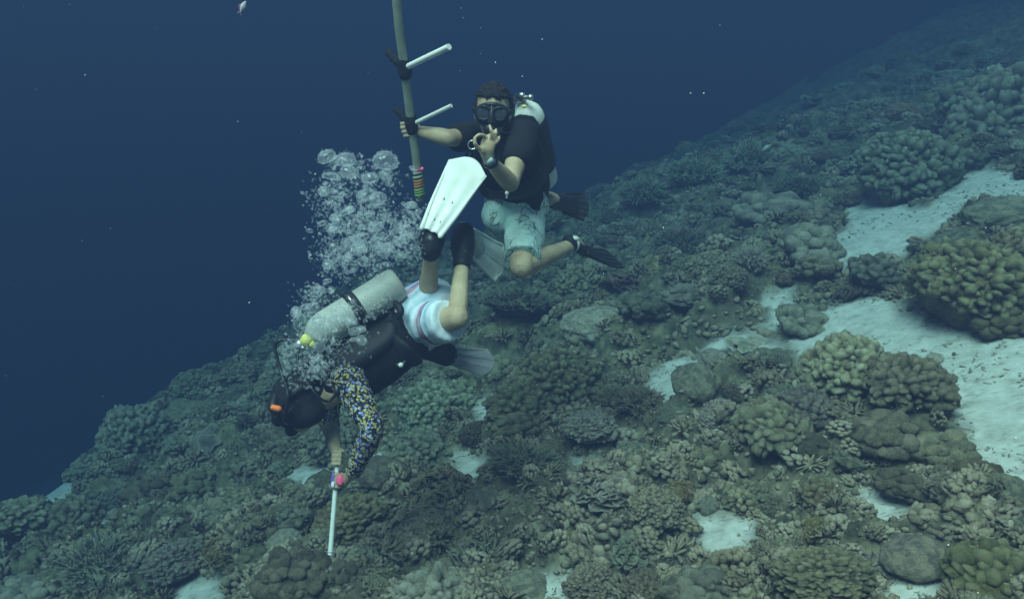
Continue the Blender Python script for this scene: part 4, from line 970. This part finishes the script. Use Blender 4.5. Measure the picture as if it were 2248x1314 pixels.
def diver_prone():
    hc = P(650, 886, 3.86); chest = P(784, 800, 3.96); belly = P(860, 752, 3.99); pel = P(912, 697, 4.02)
    LS, LE, LW = P(764, 832, 3.80), P(817, 940, 3.66), P(776, 1034, 3.74)
    RS, RE, RW = P(716, 838, 4.12), P(722, 925, 4.12), P(738, 988, 3.93)
    LH, LK, LA = P(916, 716, 3.96), P(1004, 697, 3.74), P(1015, 566, 3.94)
    RH, RK, RA = P(905, 684, 4.14), P(940, 652, 3.99), P(946, 550, 3.78)
    ax = nrm(chest - pel); lat = nrm(LS - RS + np.array([.0, -.25, 0])); dors = nrm(P(776, 690, 3.88) - P(842, 745, 3.98)); lat = nrm(lat - ax * np.dot(lat, ax)); lat = nrm(lat - dors * np.dot(lat, dors))
    f = nrm(P(602, 930, 3.99) - P(650, 880, 3.86)); u = nrm(P(622, 820, 3.86) - P(650, 880, 3.86))
    mb = MB(); A = head(mb, hc, f, u)
    tube(mb, [hc - A[2] * .05 - A[1] * .03, P(692, 858, 3.90), chest + ax * .12], [.055, .058, .07], seg=16)
    tube(mb, [chest + ax * .14, chest, belly, pel], [.125, .165, .140, .155], seg=24, n=26, ref=lat, flat=[.6, .66, .70, .72])
    for s_, e_, w_ in ((LS, LE, LW), (RS, RE, RW)):
        ell(mb, s_, (.06, .06, .06)); limb(mb, s_, e_, .050, .038, .006, .35); limb(mb, e_, w_, .038, .026, .005, .28)
    for h_, k_, a_ in ((LH, LK, LA), (RH, RK, RA)):
        limb(mb, h_, k_, .086, .050, .0, .3); ell(mb, k_, (.049, .046, .050)); limb(mb, k_, a_, .040, .030, .004, .35); calf(mb, h_, k_, a_, .9)
    tube(mb, [LA, P(1016, 530, 3.98), P(1024, 508, 4.08)], [.035, .04, .03], seg=12); tube(mb, [RA, P(948, 515, 3.79), P(960, 486, 3.83)], [.035, .040, .028], seg=12)
    # hands on the tube
    s0, s1 = P(742, 998, 3.90), P(724, 1217, 3.82); sd = nrm(s1 - s0)
    for W0, c0, sg in ((LW, P(741, 1054, 3.88), 1), (RW, P(742, 1004, 3.897), -1)):
        toc = nrm(CAM - c0); side = nrm(np.cross(sd, toc)); side = side if np.dot(side, W0 - c0) > 0 else -side
        if sg < 0: side = nrm(side * .3 - toc * .9)
        oth = nrm(np.cross(side, sd)); oth = oth if np.dot(oth, toc) > 0 else -oth
        palm = c0 + side * .030
        tube(mb, [W0, (W0 + palm) / 2, palm], [.024, .028, .031], seg=14, n=12, ref=sd, flat=[.8, .6, .5])
        for k in range(4):
            o = sd * (-.026 + .018 * k)
            finger(mb, [palm + o * .9 + oth * .006, c0 + o + oth * .022 + side * .010, c0 + o * 1.02 + oth * .021 - side * .013, c0 + o - oth * .004 - side * .022, c0 + o - oth * .018 - side * .008], .0076)
        finger(mb, [palm - sd * .02 - oth * .01, c0 - sd * .032 - oth * .018 + side * .008, c0 - sd * .030 - oth * .020 - side * .014], .0092)
    org = pel; body = fuse(mb, 'person', SKIN, .0046, 4, .5)
    man = tag(link_at('person', body, org), 'head-down diver with patterned sleeves and striped shorts, holding a white tube over the reef', 'person')
    sb = MB(); tube(sb, [P(700, 852, 3.90), chest + ax * .11, chest, belly, pel + (belly - pel) * .50], [.075, .150, .180, .168, .165], seg=26, n=30, ref=lat, flat=[.8, .72, .80, .86, .84])
    for s_, e_ in ((LS, LE), (RS, RE)): ell(sb, s_ + (chest - s_) * .12, (.078, .078, .078))
    sh = fuse(sb, 'rash_vest', BLACK, .008, 5); wrinkle(sh, .005, 9, 13); link_at('rash_vest', sh, org, man)
    fl = floral()
    for s_, e_, w_, k in ((LS, LE, LW, .97), (RS, RE, RW, .18)):
        sb = MB(); tube(sb, [s_ + (e_ - s_) * .02, s_ + (e_ - s_) * .30, s_ + (e_ - s_) * .72, e_, e_ + (w_ - e_) * k * .5, e_ + (w_ - e_) * k], [.078, .072, .056, .048, .042, .035] if k > .5 else [.07, .066, .055, .050, .046, .044], seg=20, n=40)
        sh = fuse(sb, 'sleeve', fl, .006, 3); wrinkle(sh, .006, 14, 23); link_at('sleeve', sh, org, man)
    sb = MB(); tube(sb, [pel + (belly - pel) * .62, pel, pel - ax * .05], [.160, .174, .160], seg=26, n=14, ref=lat, flat=.82)
    L2 = LH + (LK - LH) * .80; R2 = RH + (RK - RH) * .62
    tube(sb, [LH, LH + (LK - LH) * .4, L2], [.108, .097, .092], seg=22, n=16, cap='flat'); tube(sb, [RH, RH + (RK - RH) * .4, R2], [.106, .098, .094], seg=22, n=16, cap='flat')
    sh = fuse(sb, 'shorts', stripes(), .007, 4); wrinkle(sh, .013, 10, 19, (1, .7, .7))
    V = getco(sh); st_ = pel + (belly - pel) * .20; tot = np.linalg.norm(L2 - st_) * 1.0; dr = nrm(L2 - st_); al = ((V - st_) @ dr) / tot
    at = sh.attributes.new('along', 'FLOAT', 'POINT'); at.data.foreach_set('value', np.clip(al, 0, 1).astype(np.float32)); link_at('shorts', sh, org, man)
    hd = MB(); ell(hd, hc + np.array([0, -.014, .004]) @ A, (.095, .103, .126), A, sub=5, noise=.045, nf=7); ell(hd, hc + np.array([0, -.05, -.07]) @ A, (.070, .060, .060), A, sub=4)
    link_at('hood', fuse(hd, 'hood', HAIR, .006, 2), org, man)
    for q in (-1, 1):
        e = MB(); ell(e, hc + np.array([q * .031, .080, .004]) @ A, (.013, .012, .012), A); link_at('eye', e.mesh('eye', WHITE), org, man)
    m = mask_parts(man, org, hc, A, 1.08)
    ob = MB(); oc = P(606, 896, 3.745); ob_ax = np.array([nrm(P(620, 900, 3.745) - P(595, 892, 3.745)), nrm(CAM - oc), [0, 0, 0]]); ob_ax[2] = np.cross(ob_ax[0], ob_ax[1]); 
    sn = MB(); tube(sn, [P(612, 905, 3.765), P(600, 893, 3.77), P(604, 870, 3.80)], [.020, .024, .018], seg=12, n=10); tube(sn, [P(620, 905, 3.76), P(634, 905, 3.765), P(655, 880, 3.765)], [.014, .014, .010], seg=12, n=10); link_at('frame_side', sn.mesh('frame_side', RUBBER), org, m)
    tube(ob, [P(600, 894, 3.742), P(612, 897, 3.742)], [.0125, .0135], seg=14, n=4); link_at('orange_badge', ob.mesh('orange_badge', ORANGE), org, m)
    ob = MB(); tube(ob, [P(631, 894, 3.748), P(629, 905, 3.748)], [.0034, .0034], seg=8, n=3); link_at('orange_clip', ob.mesh('orange_clip', ORANGE), org, m)
    for a_, b_, c_ in ((P(1013, 585, 3.905), LA, P(1017, 512, 4.02)), (P(945, 556, 3.80), RA, P(951, 502, 3.80))):
        kb = MB(); tube(kb, [b_ + (a_ - b_) * .75, b_, (b_ + c_) / 2, c_], [.040, .044, .056, .052], seg=18, n=18, cap='round'); link_at('sock', kb.mesh('sock', NEO), org, man)
    # gear
    t0, t1 = P(672, 747, 3.80), P(876, 620, 3.92); td = nrm(t1 - t0)
    g = scuba(t0, 'scuba set with grey tank and black vest on the head-down diver\'s back'); og = t0
    tank(g, og, t0, t1, .077, TANKG)
    mid = (t0 + t1) / 2
    bb = MB(); hoop(bb, t0 + td * .25, td, .0785, .024, .005); bd = link_at('tank_band', bb.mesh('tank_band', RUBBER), og, g)
    bb = MB(); bc = P(772, 662, 3.775); ba = nrm(CAM - bc); box(bb, bc, (.005, .030, .006), np.array([td, np.cross(td, ba), ba])); link_at('buckle', bb.mesh('buckle', METAL), og, bd)
    vb = MB(); bk = (chest + mid) / 2
    tube(vb, [P(706, 800, 3.9), chest + dors * .085, belly + dors * .090, pel + dors * .10 + ax * .10], [.12, .180, .165, .09], seg=24, n=24, ref=lat, flat=[.5, .45, .42, .3])
    i_ = LS + (chest - LS) * .30
    tube(vb, [i_ + dors * .12, i_ + ax * .10, i_ - dors * .09 + ax * .03, i_ - dors * .12 - ax * .10], [.034] * 4, seg=12, n=20, flat=.5)
    tube(vb, [belly + dors * .08 + lat * .12, belly + lat * .172, belly + lat * .12 - dors * .09], [.05, .05, .04], seg=12, n=14, flat=.35)
    tube(vb, [P(868, 665, 3.83), P(880, 680, 3.80), P(876, 696, 3.80)], [.016, .018, .014], seg=10, n=8)
    link_at('buoyancy_vest', fuse(vb, 'buoyancy_vest', NEO, .008, 4), og, g)
    vv = MB(); v0 = t0 - td * .030; tube(vv, [t0 + td * .012, v0], [.018, .016], seg=12, n=4); ell(vv, v0, (.024, .024, .024)); tube(vv, [v0 - lat * .05, v0 + lat * .05], [.013] * 2, seg=10, n=4); link_at('valve', vv.mesh('valve', METAL), og, g)
    yc = MB(); ell(yc, P(672, 748, 3.735), (.026, .020, .022), noise=.08); tube(yc, [P(670, 742, 3.75), P(684, 755, 3.74)], [.018, .016], seg=12, n=4); link_at('valve_cap', yc.mesh('valve_cap', YELLOW), og, g)
    ho = MB(); tube(ho, [v0, P(640, 745, 3.80), P(608, 750, 3.80), P(606, 775, 3.80), P(618, 820, 3.78), P(632, 868, 3.70), P(622, 925, 3.75)], [.0075] * 7, seg=10, n=60)
    tube(ho, [v0, P(655, 800, 3.76), P(690, 860, 3.70), P(720, 880, 3.72), P(750, 850, 3.72)], [.0065] * 5, seg=10, n=50)
    tube(ho, [v0, P(700, 830, 3.74), P(790, 850, 3.78), P(850, 830, 3.84), P(880, 801, 3.86)], [.0055] * 5, seg=10, n=50) if False else None
    link_at('hose', ho.mesh('hose', RUBBER), og, g)
    ss = MB(); mo = hc + np.array([0, .125, -.07]) @ A; ell(ss, mo, (.034, .026, .028), A); tube(ss, [mo - A[1] * .035, mo], [.018, .02], seg=12, n=4); link_at('regulator', ss.mesh('regulator', RUBBER), og, g)
    cl = MB(); cc = P(880, 801, 3.84); ell(cl, cc, (.0115, .0115, .0115)); lp = link_at('lamp_end', cl.mesh('lamp_end', WHITE), og, g)
    wb = MB(); tube(wb, [P(905, 770, 3.90), P(892, 788, 3.86), cc, P(868, 797, 3.85)], [.005, .005, .006, .006], seg=6, n=12); link_at('lanyard', wb.mesh('lanyard', simple('dull_strap', (.10, .12, .11), .8)), og, g)
    # fins: the white one stands up in front of the other diver, the pale one trails behind the near ankle
    finm = simple('white_fin_rubber', (.76, .77, .73), .45, 9, .10, .3)
    fr, FA = fin('swim_fin', P(951, 500, 3.735), P(1040, 342, 3.98), P(1075, 370, 3.93) - P(1000, 325, 3.95), .085, .185, finm, 'bright white fin raised between the pole and the upright diver', ribs=0, holes=True, pocket=simple('grey_clear_rubber', (.40, .42, .38), .5), plen=.10, bend=.02, flare=.2, back=.075, start=-.02)
    gl = MB(); bl = P(1000, 365, 3.905); n_ = nrm(CAM - bl)
    for pts in ([(1003, 366), (999, 374), (996, 382)], [(1028, 374), (1022, 388), (1018, 400), (1016, 416)]):
        for k in range(1): tube(gl, [P(x, y, 3.865 + 0.0) for x, y in pts], [.0016, .0022, .0012] if len(pts) == 3 else [.0012, .002, .002, .001], seg=6, n=14)
    fp = fin('swim_fin', P(1021, 512, 4.06), P(1096, 586, 4.36), P(1060, 600, 4.2) - P(1075, 530, 4.25), .11, .20, simple('pale_fin_rubber', (.55, .60, .57), .5, 9, .12, .15), 'pale translucent fin trailing from the black sock beside the white fin', ribs=1, bend=-.03, pocket=simple('clear_rubber', (.38, .42, .40), .5), plen=.14, flare=.3)
    return man
diver_prone()

# ---------------- fin blade under the head-down diver's belly
fin('swim_fin', P(935, 768, 4.25), P(1086, 800, 4.32), P(1086, 825, 4.3) - P(1090, 775, 4.3), .05, .13, simple('grey_fin_rubber', (.50, .48, .48), .55, 14, .15, .2), 'dull grey narrow fin blade lying level below the striped shorts', ribs=2, ribmat=simple('light_grey_rail', (.42, .41, .41), .5), plen=.10, flare=.02)

# ---------------- the coral nursery pole
def pole():
    top, bot = P(866, -60, 3.80), P(922, 436, 4.32); j1 = P(888, 150, 4.02); j2 = P(903, 274, 4.16)
    pts = [top, P(876, 60, 3.92), j1, j2, P(914, 350, 4.24), bot]
    g = empty('nursery_pole', bot, 'tall grey-green pole with white and black arms and coloured bands at its foot', 'pole')
    mb = MB(); tube(mb, pts, [.0205] * 6, seg=20, n=60); link_at('pole', mb.mesh('pole', simple('algae_grey_plastic', (.24, .27, .21), .7, 14, .25, .4)), bot, g)
    for (j, e, d, r, be, bd_) in ((j1, (986, 103), 3.78, .0135, (851, 113), 4.16), (j2, (991, 232), 4.02, .0095, (868, 240), 4.36)):
        a = MB(); s_ = j + nrm(P(*e, d) - j) * .028; tube(a, [s_, P(*e, d)], [r, r], seg=16, n=3, cap='flat'); link_at('arm', a.mesh('arm', WHITE), bot, g)['label'] = 'white arm of the pole'
        a = MB(); tube(a, [j, P(*be, bd_)], [.019, .016], seg=12, n=8, cap='flat'); m = fuse(a, 'arm', BLACK, .005, 1); wrinkle(m, .005, 30, 3); link_at('arm', m, bot, g)['label'] = 'black rag-wrapped arm of the pole'
        a = MB(); pd = nrm(P(912, 330, 4.23) - P(893, 200, 4.14)); tube(a, [j - pd * .028, j, j + pd * .024], [.028, .031, .028], seg=20, n=10); m = fuse(a, 'joint_wrap', BLACK, .005, 1); wrinkle(m, .004, 30, 7); link_at('joint_wrap', m, bot, g)
    cols = [((.75, .12, .30), 0.0), ((.55, .60, .50), .02), ((.55, .62, .42), .05), ((.72, .30, .10), .08), ((.78, .34, .12), .10), ((.70, .32, .14), .12), ((.45, .60, .20), .145), ((.25, .55, .12), .165), ((.40, .62, .25), .185)]
    d = nrm(bot - P(914, 350, 4.24)); st = P(917, 372, 4.255)
    for i, (c, t) in enumerate(cols):
        a = MB(); hoop(a, st + d * t * .66, nrm(d + np.array([.25, 0, 0])), .0225, .0065, .0045, 24); link_at('band', a.mesh('band', simple('band_colour_%d' % i, tuple(q_ * .55 for q_ in c), .6, 30, .1, .1)), bot, g)
    a = MB(); ell(a, P(927, 371, 4.235), (.008, .010, .010)); link_at('tag', a.mesh('tag', simple('pink_tape', (.95, .18, .32), .6)), bot, g)
pole()
def white_tube():
    s0, s1 = P(742.5, 994, 3.90), P(725, 1217, 3.82); g = empty('tube', s1, 'white plastic tube held upright over the reef by the head-down diver', 'tube')
    mb = MB(); tube(mb, [s0, s1], [.0098, .0108], seg=20, n=6, cap='flat'); link_at('tube_body', mb.mesh('tube_body', WHITE), s1, g)
    c = P(741, 1048, 3.86)
    def patch(name, px, py, d, r, col, nz=.15):
        m = MB(); c_ = P(px, py, d); n_ = nrm(CAM - c_); ud = nrm(s0 - s1); ell(m, c_, r, np.array([np.cross(ud, n_), ud, n_]), noise=nz); link_at(name, m.mesh(name, simple(name + '_paint', col, .6, 30, .1, .1)), s1, g)
    patch('pink_tape', 747, 1053, 3.84, (.017, .026, .010), (.95, .12, .25)); patch('purple_tape', 733, 1052, 3.865, (.014, .034, .014), (.16, .10, .36)); patch('white_tag', 731, 1063, 3.845, (.008, .014, .006), (.75, .75, .85))
    a = MB(); hoop(a, s1 + nrm(s0 - s1) * .012, nrm(s0 - s1), .0112, .003, .002, 24); link_at('end_cap', a.mesh('end_cap', simple('grey_cap', (.5, .5, .5), .5)), s1, g)
white_tube()
# ------------------------------------------------------------------ bubbles
def bubble_mat(name, lo, hi, tintc=(.84, .89, .92), rough=.25):
    n = NT(name); lw = n.node('ShaderNodeLayerWeight'); lw.inputs['Blend'].default_value = .35
    tr = n.node('ShaderNodeBsdfTransparent'); gl = n.node('ShaderNodeBsdfGlossy'); gl.inputs['Roughness'].default_value = rough; gl.inputs['Color'].default_value = (1, 1, 1, 1)
    df = n.node('ShaderNodeBsdfDiffuse'); df.inputs['Color'].default_value = (*tintc, 1); tl = n.node('ShaderNodeBsdfTranslucent'); tl.inputs['Color'].default_value = (*tintc, 1)
    a1 = n.node('ShaderNodeMixShader'); a1.inputs[0].default_value = .45; n.lk(df.outputs[0], a1.inputs[1]); n.lk(tl.outputs[0], a1.inputs[2])
    a2 = n.node('ShaderNodeMixShader'); a2.inputs[0].default_value = .25; n.lk(a1.outputs[0], a2.inputs[1]); n.lk(gl.outputs[0], a2.inputs[2])
    mr = n.node('ShaderNodeMapRange'); mr.inputs[3].default_value = lo; mr.inputs[4].default_value = hi; n.lk(lw.outputs['Facing'], mr.inputs[0])
    nz = n.noise(26, 4); m2 = n.node('ShaderNodeMapRange'); m2.inputs[1].default_value = .4; m2.inputs[2].default_value = .7; m2.inputs[3].default_value = .25; m2.inputs[4].default_value = 1.25; n.lk(nz, m2.inputs[0])
    mu = n.node('ShaderNodeMath', operation='MULTIPLY', use_clamp=True); n.lk(mr.outputs[0], mu.inputs[0]); n.lk(m2.outputs[0], mu.inputs[1])
    mx = n.node('ShaderNodeMixShader'); n.lk(mu.outputs[0], mx.inputs[0]); n.lk(tr.outputs[0], mx.inputs[1]); n.lk(a2.outputs[0], mx.inputs[2])
    n.lk(mx.outputs[0], n.N['Material Output'].inputs['Surface']); n.N.remove(n.b); return n.m
BUB = bubble_mat('air_in_water', .20, .62); BUBS = bubble_mat('small_air_in_water', .12, .48)
def bubbles():
    r = hs_(17); V3, F3 = ico(4)
    vm = []
    for k in range(8):
        W = V3 * (1 + .09 * fbm(V3, 1.8, 600 + k, 3)[:, None]); W = W * [1, 1, .80]; W[:, 2] = np.where(W[:, 2] < -.3, -.3 + (W[:, 2] + .3) * .45, W[:, 2])
        mb = MB(); mb.add(W, F3); vm.append(mb.mesh('bubble', BUB))
    big = [(718, 346, 21, 'leftmost of the three large bubbles topping the plume'), (760, 352, 23, 'middle one of the three large bubbles topping the plume'), (845, 356, 28, 'largest bubble, at the top right of the plume'),
           (766, 378, 20, 'large bubble tucked under the middle top one'), (727, 388, 20, 'flattened bubble at the left side of the plume'), (812, 393, 19, 'round bubble below left of the largest one'),
           (848, 384, 15, 'bubble hanging under the largest one'), (803, 430, 22, 'large bubble in the middle of the plume'), (830, 438, 19, 'large bubble right of the one in mid plume'),
           (720, 580, 13, 'round bubble at the lower left end of the plume'), (850, 545, 13, 'round bubble just above the grey tank'), (768, 461, 9, 'small shiny bubble in the left middle of the plume'),
           (712, 420, 14, 'bubble at the far left middle of the plume'), (790, 545, 13, 'round bubble low in the plume, left of centre'), (745, 700, 14, 'bubble touching the middle of the grey tank'), (700, 705, 15, 'bubble by the yellow valve cap'), (735, 480, 12, 'bubble in the lower left of the plume')]
    for i, (x, y, q, lb) in enumerate(big):
        d = r.uniform(3.72, 3.86) if y < 600 else 3.62
        o = D.objects.new('bubble', vm[i % 8]); COL.objects.link(o); o.location = Vector(P(x, y, d).tolist()); s = q * d / FPX
        o.scale = (s, s, s * (.6 if i == 4 else r.uniform(.85, 1.1))); o.rotation_euler = (r.normal(0, .25), r.normal(0, .25), r.uniform(0, 6)); tag(o, lb, 'bubble', 'air bubbles in the plume')
    def plume(px, py):
        g = lambda x, y, sx, sy, w=1: w * math.exp(-((px - x) / sx) ** 2 - ((py - y) / sy) ** 2)
        return max(g(800, 510, 75, 75), g(880, 520, 55, 50), g(760, 560, 60, 45, .9), g(740, 440, 45, 55, .7), g(780, 390, 50, 40, .5), g(850, 400, 40, 40, .35), g(820, 575, 50, 30, .7), g(900, 480, 40, 40, .7),
                   g(690, 650, 38, 28, .6), g(665, 700, 30, 26, .5), g(700, 720, 48, 40, .8), g(640, 770, 30, 34, .5), g(690, 805, 46, 34, .85), g(740, 760, 34, 40, .45), g(815, 670, 32, 26, .5), g(635, 830, 25, 20, .35), g(745, 690, 46, 32, .75), g(825, 640, 36, 28, .4), g(790, 740, 28, 30, .22))
    S, SB = [], []
    while len(S) < 245:
        x, y = r.uniform(610, 940), r.uniform(330, 850)
        if r.rand() < plume(x, y) ** 1.3: S.append((x, y))
    for i, (x, y) in enumerate(S):
        up = y < 600; q = r.choice([3.2, 4.5, 6.5, 9.5, 14], p=[.32, .28, .22, .12, .06]) * (1 if up else .85); d = r.uniform(3.66, 4.0) if up else r.uniform(3.50, 3.66)
        o = D.objects.new('bubble', vm[i % 8]); COL.objects.link(o); o.location = Vector(P(x, y, d).tolist()); s = q * d / FPX * 1.0
        o.scale = (s * r.uniform(.9, 1.5), s * r.uniform(.9, 1.3), s * r.uniform(.7, 1.1)); o.rotation_euler = (r.normal(0, .5), r.normal(0, .5), r.uniform(0, 6))
        tag(o, None, 'bubble', 'small bubbles of the plume' if up else 'small bubbles round the tank'); SB.append((x, y, q, o))
    AN = [(718, 346, 'leftmost top bubble'), (760, 352, 'middle top bubble'), (845, 356, 'largest bubble'), (812, 400, 'round bubble under the largest'), (803, 430, 'large mid-plume bubble'), (727, 388, 'flattened bubble'),
          (712, 430, 'far left bubble'), (768, 461, 'small shiny bubble'), (735, 500, 'lower left bubble'), (790, 545, 'low bubble left of centre'), (850, 545, 'bubble above the grey tank'), (720, 580, 'lowest left bubble'), (880, 480, 'foot of the pole'), (925, 520, 'white fin\'s foot end'), (860, 600, 'upper end of the grey tank'),
          (690, 640, 'loose bubbles left of the tank'), (780, 665, 'tank strap'), (675, 745, 'yellow valve cap'), (735, 710, 'middle of the grey tank'), (610, 760, 'hose loop'), (650, 850, 'head-down diver\'s head'), (740, 800, 'black vest\'s shoulder')]
    sn = {}
    for x, y, q, o in SB:
        j = min(range(len(AN)), key=lambda t: (AN[t][0] - x) ** 2 + (AN[t][1] - y) ** 2); an = math.degrees(math.atan2(AN[j][1] - y, x - AN[j][0])) % 360
        sn.setdefault((['right of', 'above', 'left of', 'below'][int((an + 45) // 90) % 4], AN[j][2], 'tiny' if q < 3.8 else ('small' if q < 6 else 'mid-sized')), []).append((math.hypot(x - AN[j][0], y - AN[j][1]), o))
    for (dr, ph, sz), L in sn.items():
        L.sort(key=lambda t: t[0])
        for i, (_, o) in enumerate(L): o['label'] = '%s air bubble %s the %s' % (sz, dr, ph) + ('' if len(L) == 1 else ', %s one out' % ['nearest', 'second', 'third', 'fourth', 'fifth', 'sixth', 'seventh', 'eighth', 'ninth', 'tenth'][min(i, 9)])
    C, Sz = [], []
    while len(C) < 7200:
        x, y = r.uniform(600, 950), r.uniform(330, 860)
        c = plume(x, y)
        if r.rand() < c ** 1.5 * (1.0 + .5 * math.sin(x * .11 + y * .05) * math.sin(y * .13)) * .8:
            up = y < 600; d = r.uniform(3.6, 4.1) if up else r.uniform(3.48, 3.70); C.append(P(x, y, d)); Sz.append(r.uniform(.9, 2.9) * d / FPX * (1.0 if r.rand() < .85 else 1.6))
    for x, y, q, lb in big:
        for _ in range(int(q * 4)):
            a = r.uniform(0, 6.283); t = q * math.sqrt(r.rand()) * 1.1; C.append(P(x + t * math.cos(a), y + t * math.sin(a) * .9, 3.80 + r.normal(0, .03) if y < 600 else 3.60)); Sz.append(r.uniform(.8, 2.6) * 3.8 / FPX)
    mb = MB(); scatter(mb, lump_variants(1, 6, .15, 1.2, 900), np.array(C), np.array(Sz), 11)
    tag(link('bubble_froth', mb.mesh('bubble_froth', BUBS)), kind='stuff')
    C, Sz = [], []
    for x, y in [(1017, 40), (1012, 18), (1055, 118), (1088, 138), (1147, 168), (1056, 62), (808, 160), (522, 267), (187, 165), (547, 664), (1516, 205), (1545, 205), (900, 308), (955, 292), (1325, 600), (940, 470), (1010, 385), (980, 455), (1410, 980), (770, 1010)]:
        C.append(P(x, y, r.uniform(3.0, 3.9))); Sz.append(r.uniform(.8, 1.7) * 3.6 / FPX)
    for _ in range(60): C.append(P(r.uniform(0, 2248), r.uniform(0, 1314), r.uniform(1.5, 4.2) if r.rand() < .7 else r.uniform(1, 3))); Sz.append(r.uniform(.0006, .0014))
    mb = MB(); scatter(mb, lump_variants(1, 6, .3, 1.2, 950), np.array(C), np.array(Sz), 12); tag(link('suspended_specks', mb.mesh('suspended_specks', simple('speck', (.55, .58, .55), .8, 20))), kind='stuff')
bubbles()
def fish(px, py, d, L, dirn, mats, label, nm='fish'):
    c = P(px, py, d); f = nrm(dirn); up = nrm(np.array([0, 0, 1]) - f * f[2]); s = np.cross(f, up); g = empty(nm, c, label, 'fish')
    mb = MB(); tube(mb, [c + f * L * .5, c + f * L * .28, c, c - f * L * .25, c - f * L * .40], [.03 * L, .15 * L, .20 * L, .10 * L, .04 * L], seg=16, n=24, ref=up, flat=.42); link_at('fish_body', mb.mesh('fish_body', mats[0]), c, g)
    t = MB()
    for q in (1, -1): tube(t, [c - f * L * .38, c - f * L * .50 + up * q * L * .09, c - f * L * .62 + up * q * L * .17], [.035 * L, .04 * L, .012 * L], seg=8, n=8, ref=f, flat=.2)
    link_at('tail', t.mesh('tail', mats[1]), c, g)
    t = MB(); tube(t, [c + f * L * .15 + up * L * .16, c - f * L * .05 + up * L * .27, c - f * L * .28 + up * L * .12], [.03 * L, .05 * L, .02 * L], seg=8, n=10, ref=up, flat=.2); link_at('dorsal_fin', t.mesh('dorsal_fin', mats[1]), c, g)
    for q in (1, -1): e = MB(); ell(e, c + f * L * .38 + up * L * .03 + s * q * L * .045, [L * .022] * 3, sub=2); link_at('eye', e.mesh('eye', RUBBER), c, g)
fw_, fr_ = simple('pale_fish', (.75, .62, .62), .4, 20, .1, 0), simple('reddish_fish', (.55, .22, .22), .4, 20, .1, 0)
fish(533, 16, 4.4, .065, np.array([.45, .2, .8]), (fw_, fr_), 'small pale pink fish near the top edge, left of the pole')
fish(1682, 325, 10.5, .13, np.array([.8, .2, .45]), (simple('yellow_white_fish', (.85, .82, .6), .4, 20, .1, 0), fr_), 'little pale fish hovering over the far brink of the reef')
fish(2040, 1118, 3.6, .060, np.array([-.8, .3, .5]), (simple('dark_fish', (.04, .035, .035), .4, 20, .1, 0), simple('white_tail', (.8, .75, .6), .4, 20, .1, 0)), 'small dark fish with a white tail near the bottom right corals')

# ------------------------------------------------------------------ labels of the filling corals, told apart by their look and nearest landmark
ANCH = [(1850, 845, 'big round knobby coral'), (1672, 1005, 'pale fat-knobbed coral head'), (1522, 880, 'two-tone boulder coral'), (2135, 640, 'huge yellow-brown mound'), (1990, 375, 'large hazy mound'),
        (1730, 500, 'mushroom-lobed mound'), (1500, 545, 'fine-branched dome'), (1145, 700, 'wide low coral dome'), (1385, 625, 'reddish-brown round coral'), (1225, 850, 'large central knobby mound'),
        (960, 870, 'knobby mound behind the prone diver'), (1145, 1070, 'pale green twiggy carpet'), (1050, 1245, 'pale staghorn coral'), (725, 1200, 'lower end of the white tube'), (500, 1240, 'mustard frilly coral'),
        (310, 950, 'big dark mound on the brink'), (450, 1165, 'pair of pale-rimmed round corals'), (1590, 1180, 'sand hollow at lower right'), (2010, 1215, 'large dusty boulder coral'), (2160, 1275, 'yellow-tipped corner coral'),
        (1800, 1110, 'fat-knobbed olive coral'), (1330, 1140, 'broad leafy coral bank'), (620, 890, 'head-down diver\'s head'), (1260, 540, 'upright diver\'s trailing foot'), (1520, 415, 'row of hazy far corals'), (2210, 250, 'darkest hazy mound'), (130, 1150, 'sand patches at far left'), (1950, 500, 'far sand channel')]
CW = {'tan': 'tan', 'brown': 'dark brown', 'olive': 'olive', 'grey': 'grey', 'green': 'greenish', 'pale': 'pale', 'maroon': 'reddish', 'mustard': 'mustard'}
seen = {}
for px, py, wd, o, kind, colr, d in PLACED:
    if 'label' in o: continue
    j = min(range(len(ANCH)), key=lambda q: (ANCH[q][0] - px) ** 2 + (ANCH[q][1] - py) ** 2); ax_, ay_, ph = ANCH[j]
    dist = math.hypot(px - ax_, py - ay_); an = math.degrees(math.atan2(ay_ - py, px - ax_)) % 360
    dr = ['right of', 'above and right of', 'above', 'above and left of', 'left of', 'below and left of', 'below', 'below and right of'][int((an + 22.5) // 45) % 8]
    seen.setdefault((CW[colr], KWORD[kind], dr, ph), []).append((dist, o, d * wd))
for (c, k, dr, ph), L in seen.items():
    L.sort(key=lambda t: t[0])
    for i, (dist, o, sz) in enumerate(L):
        far = 'just ' if dist < 90 else ('far ' if dist > 260 else '')
        if len(L) == 1: o['label'] = '%s %s %s%s the %s' % (c, k, far, dr, ph)
        else: o['label'] = '%s %s %s %s, %s out' % (c, k, dr, ph, ['nearest', 'second', 'third', 'fourth', 'fifth', 'sixth', 'seventh'][min(i, 6)])
    for _, o, _s in L: o['group'] = 'small corals covering the reef'
